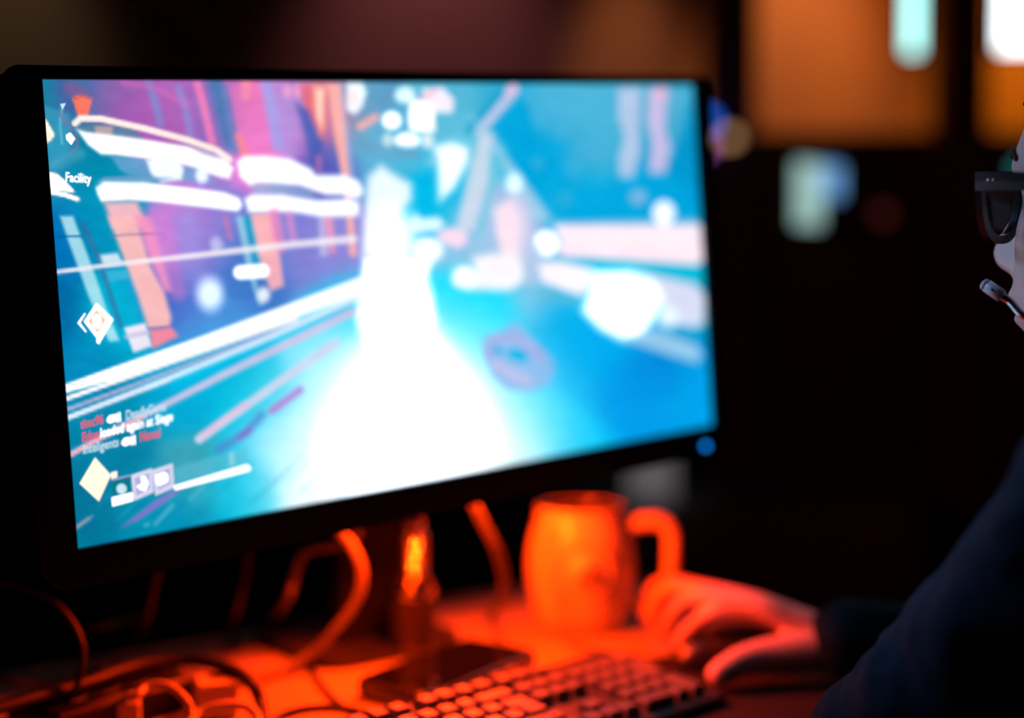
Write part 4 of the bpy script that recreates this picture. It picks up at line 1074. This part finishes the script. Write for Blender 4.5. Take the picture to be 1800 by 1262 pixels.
def arms(g):
    out = []
    for a, b_, c in ((SHL, ELL, WRL), (SHR, ELR, WRR)):
        out.append(limb([a, mid(a, b_, .5), b_, mid(b_, c, .35), c], [.050 + g, .044 + g, .038 + g, .039 + g, .0265 + g * .6]))
        out.append(limb([mid(SC, a, .3) + UP * .01, a], [.062 + g, .054 + g]))
    return out
def legs(g):
    return [limb([a, mid(a, b_, .5), b_, mid(b_, c, .4), c], [.078 + g, .070 + g, .054 + g, .052 + g, .036 + g]) for a, b_, c in ((HIPL, KNL, FTL), (HIPR, KNR, FTR))]
feet = [limb([a - .02 * fwd - UP * .045, a + .10 * fwd - UP * .058, a + .17 * fwd - UP * .066], [.032, .030, .022]) for a in (FTL, FTR)]
neck = limb([put(HD, [(0, -112, -60)])[0], SC - .01 * fwd + UP * .03], [.056, .064])
bv, bf = fuse([head, ear(1), ear(-1), neck, torso(), *arms(0), *legs(0), *feet, *rh_parts, *lh_parts], 0.0026, 2)
person = thing('person', 'person in a dark jacket and glasses playing at the monitor, hand on the mouse', 'person', np.array([*HPX[:2], 0.0]))
mk('body', bv, bf, M['skin'], person)
# clothes
def cloth(parts, voxel, m, name, amp, fq):
    v, f = fuse(parts, voxel, 4); v = v.copy()
    for i, p_ in enumerate(v):
        q = Vector(p_) * fq
        v[i] = p_ + np.array(noise.noise_vector(q)) * amp + np.array(noise.noise_vector(q * 2.7)) * amp * .35
    return mk(name, v, f, m, person)
def sleeve(a, b_, c, t_end):
    fa = mid(b_, c, t_end)
    folds = []
    for k, t_ in enumerate((.42, .55, .68, .80, .90)):        # soft folds gathered towards the inside of the elbow
        q_ = mid(a, b_, t_); ax_ = (b_ - a) / np.linalg.norm(b_ - a); e1 = np.cross(ax_, UP); e1 /= np.linalg.norm(e1); e2 = np.cross(ax_, e1)
        ring_ = [q_ + (.0555 - .008 * t_) * (math.cos(an) * e1 + math.sin(an) * e2) + ax_ * .022 * math.sin(an + k * 1.3) for an in np.linspace(.3 + k, 4.6 + k, 14)]
        folds.append(tube(ring_, np.interp(np.linspace(0, 1, 14), [0, .5, 1], [.003, .0095, .003]), 8))
    return [limb([a, mid(a, b_, .5), b_, mid(b_, fa, .5), fa], [.063, .056, .050, .047, .038])] + folds
tv, tf = torso(.016)
collar_path = [put(HD, [(70 * math.sin(t_), -112 + 66 * math.cos(t_), -128 + 10 * math.cos(t_) * -1)])[0] for t_ in np.linspace(0, 2 * math.pi, 30)[:-1]]
cv, cf = tube(collar_path, .011, 10, closed=True)
cloth([(tv, tf), limb([mid(SC, SHL, .3) + UP * .012, SHL], [.070, .064]), limb([mid(SC, SHR, .3) + UP * .012, SHR], [.070, .064]),
       *sleeve(SHL, ELL, WRL, .86), *sleeve(SHR, ELR, WRR, 1.0), (cv, cf)], 0.005, M['jacket'], 'jacket', .0065, 21)
cloth([*legs(.014), limb([HIPL, HPX, HIPR], [.10, .118, .10])], 0.008, M['trousers'], 'trousers', .004, 14)
for a in (FTL, FTR):
    v, f = fuse([limb([a - .03 * fwd - UP * .045, a + .10 * fwd - UP * .052, a + .19 * fwd - UP * .060], [.040, .038, .029]), limb([a, a - UP * .05], [.045, .042])], .006, 2)
    v = v.copy(); v[:, 2] = np.maximum(v[:, 2], 0.0012); mk('shoe', v, f, M['shoe'], person)
hv2, hf2 = head_surface(7.0, 0, 131, 70, 90, face=False)
keep = []
for q in hf2:
    c = hv2[q].mean(0)
    if len(q) == 4 and (c[2] > 84 or (c[1] < -104 - .0 * c[2] and c[2] > -20) or (c[2] > 40 and c[1] < -92)): keep.append(q)
    elif len(q) > 4 and c[2] > 100: keep.append(q)
ho = mk('hair', put(HD, hv2), keep, M['hair'], person)
for sd in (-1, 1):
    def fy(x, z):
        d_ = (hv[:, 0] - x) ** 2 + (hv[:, 2] - z) ** 2 + np.where(hv[:, 1] < -95, 1e6, 0); return hv[np.argmin(d_), 1]
    p_ = np.array([(x, fy(x, z) + .6, z) for x, z in spline([(sd * 8, 49, 0), (sd * 22, 54, 0), (sd * 38, 57, 0), (sd * 52, 51, 0)], 6)[:, :2]])
    v, f = tube(put(HD, p_), np.interp(np.linspace(0, 1, len(p_)), [0, .4, 1], [.0022, .0028, .0018]), 8); mk('eyebrow', v, f, M['brow'], person)
    v, f = ball(put(HD, [(sd * 31, -53, 30)])[0], .0118, 20, 14); eo = mk('eye', v, f, M['eye'], person)
    v, f = ball(put(HD, [(sd * 31, -53 + 10.6, 30)])[0], .0056, 16, 10, (1, .45, 1)); mk('iris', v, f, M['hair'], eo)['label'] = 'dark iris'

# cool light falling on the player over the top of the monitor, from two unseen spots added to brighten face and sleeve
lamp('added_cool_spot', 'SPOT', (-0.25, 0.55, 1.86), 34.0, (0.42, 0.58, 1.0), 0.12, N - .02 * UP, 1.0, 20)
lamp('added_cool_spot', 'SPOT', (-0.20, 0.57, 1.88), 26.0, (0.10, 0.36, 1.0), 0.10, mid(SHL, ELL, .55), 1.0, 22)

# ------------------------------------------------------------------ eyeglasses
gt = thing('eyeglasses', 'black thick-rimmed eyeglasses on the face at the right edge', 'glasses', put(HD, [(0, -18, 20)])[0])
def gframe(sd):
    """Frame of one eyepiece: outline in (lateral, z), wrapped slightly back towards the temple."""
    o_ = [(10, 37), (20, 41), (40, 43), (58, 44), (67, 43.5), (69, 38), (67.5, 28), (63, 15), (55, 6), (42, 2.5), (27, 4), (17, 11), (12, 22)]
    i_ = [(15.5, 34), (22, 36), (40, 37.3), (54, 37.5), (60, 36.8), (61.5, 33), (60, 25), (56, 15.5), (50, 10), (41, 7.6), (29, 8.8), (21, 14.5), (17, 22.5)]
    return o_, i_
def gy(x): return -23.5 - .0013 * x * x
def gpt(sd, x, z, dy): return (sd * x, gy(x) + dy, z)
for sd in (1, -1):
    o_, i_ = gframe(sd)
    oo, ii = spline([(a, b_, 0) for a, b_ in o_], 4, True)[:, :2], spline([(a, b_, 0) for a, b_ in i_], 4, True)[:, :2]
    n = len(oo); V = []
    for dy in (2.2, -2.2):
        V += [gpt(sd, *p_, dy) for p_ in oo]; V += [gpt(sd, *p_, dy) for p_ in ii]
    Fc = []
    for i in range(n):
        j = (i + 1) % n
        Fc += [[i, j, n + j, n + i], [2 * n + i, 3 * n + i, 3 * n + j, 2 * n + j], [i, 2 * n + i, 2 * n + j, j], [n + i, n + j, 3 * n + j, 3 * n + i]]
    mk('rim', put(HD, V), Fc, M['acetate'], gt, smooth=False)
    m2 = ii.mean(0); n2 = len(ii); rings_ = [ii * 1.0, m2 + (ii - m2) * .66, m2 + (ii - m2) * .33]
    V = []
    for q, sag in zip(rings_, (0, 1.2, 1.9)): V += [gpt(sd, *p_, sag) for p_ in q]
    V.append(gpt(sd, *m2, 2.2))
    nb = len(V)
    for q, sag in zip(rings_, (0, 1.2, 1.9)): V += [gpt(sd, *p_, sag - .9) for p_ in q]
    V.append(gpt(sd, *m2, 1.3)); Fc = []
    for off, flip in ((0, False), (nb, True)):
        for r_ in range(2): 
            for i in range(n2):
                j = (i + 1) % n2; qd = [off + r_ * n2 + i, off + r_ * n2 + j, off + (r_ + 1) * n2 + j, off + (r_ + 1) * n2 + i]; Fc.append(qd[::-1] if flip else qd)
        for i in range(n2):
            qd = [off + 2 * n2 + i, off + 2 * n2 + (i + 1) % n2, off + 3 * n2]; Fc.append(qd[::-1] if flip else qd)
    for i in range(n2): Fc.append([i, nb + i, nb + (i + 1) % n2, (i + 1) % n2])
    mk('lens', put(HD, V), Fc, M['lens'], gt)
    # temple: deep at the hinge, hooked over the ear
    tp_ = spline([(sd * 68.5, -29, 38.3), (sd * 71.5, -45, 37.5), (sd * 76, -75, 35), (sd * 79, -100, 33), (sd * 79, -116, 22), (sd * 77, -126, 4)], 5)
    hh = np.interp(np.linspace(0, 1, len(tp_)), [0, .3, .6, 1], [5.6, 5.2, 4.0, 3.0]); V = []
    for p_, h in zip(tp_, hh):
        for dx, dz in ((-1.6, -h), (1.6, -h), (1.9, 0), (1.6, h), (-1.6, h)): V.append((p_[0] + dx, p_[1], p_[2] + dz))
    n = len(tp_); Fc = [[i * 5 + k, i * 5 + (k + 1) % 5, (i + 1) * 5 + (k + 1) % 5, (i + 1) * 5 + k] for i in range(n - 1) for k in range(5)] + [[4, 3, 2, 1, 0], [(n - 1) * 5 + k for k in range(5)]]
    to = mk('temple', put(HD, V), Fc, M['acetate'], gt, smooth=False)
    for dyv in (-39, -42.6):
        xx = np.interp(-dyv, [29, 45], [68.5, 71.5]) + 1.9
        v, f = ball(put(HD, [(sd * xx, dyv, 38.3)])[0], .0010, 10, 6); mk('rivet', v, f, M['metal'], to)['label'] = 'tiny steel rivet'
br = spline([(-12, -23.0, 32), (-5, -19.5, 35), (5, -19.5, 35), (12, -23.0, 32)], 5)
v, f = tube(put(HD, br), .0026, 10); mk('bridge', v, f, M['acetate'], gt)

# ------------------------------------------------------------------ headset with its boom microphone
hs = thing('headset', 'headset microphone on a thin shiny boom in front of the mouth', 'headset', put(HD, [(0, -95, 128)])[0])
band = [put(HD, [(90 * math.cos(t_), -118, 20 + 118 * math.sin(t_))])[0] for t_ in np.linspace(0.05, math.pi - .05, 36)]
v, f = tube(band, .0065, 10); mk('headband', v, f, M['black'], hs)
for sd in (1, -1):
    fr_ = frame(put(HD, [(sd * 85, -118, 18)])[0], HFw * .72, UP * .8, HL * sd * .7)
    v, f = lathe([(.0001, .018), (.030, .018), (.038, .012), (.040, .003), (.040, -.004), (.0001, -.004)], fr_, 40); mk('ear_cup', v, f, M['black'], hs)
    v, f = lathe([(.022, -.004), (.038, -.003), (.040, -.009), (.035, -.015), (.024, -.013), (.022, -.004)], fr_, 40); mk('ear_pad', v, f, M['cable'], hs)
m0, m1 = dep(1728, 498, .892), dep(1763, 522, .885)
bm_ = spline([m1 - (m1 - m0) * .12, m1 + (m1 - m0) * .35, dep(1800, 556, .872), dep(1850, 580, .858), put(HD, [(88, -90, -26)])[0], put(HD, [(92, -112, 2)])[0]], 10)
v, f = tube(bm_, .0026, 14); mk('boom', v, f, M['chrome'], hs)
md_ = (m1 - m0) / np.linalg.norm(m1 - m0); e1 = np.cross(md_, UP); e1 /= np.linalg.norm(e1); e2 = np.cross(md_, e1); ml = np.linalg.norm(m1 - m0)
mf = frame(m0, e1, e2, md_)
v, f = lathe([(.0001, -.0006), (.0026, -.0004), (.0036, .0004), (.0040, .0018), (.0040, .0024), (.0038, .0025), (.0038, .0029), (.0042, .0030), (.0043, ml - .003), (.0040, ml - .001), (.0030, ml), (.0001, ml)], mf, 32)
mk('mic_capsule', v, f, M['mic'], hs)
fo = put(mf, [(0, 0, ml * .55)])[0]; tc_ = CAM - fo; tc_ -= md_ * (tc_ @ md_); tc_ /= np.linalg.norm(tc_)
box('mic_slot', frame(fo + tc_ * .0042, md_, np.cross(tc_, md_), tc_), (.0020, .0014, .0008), M['black'], hs, 0)
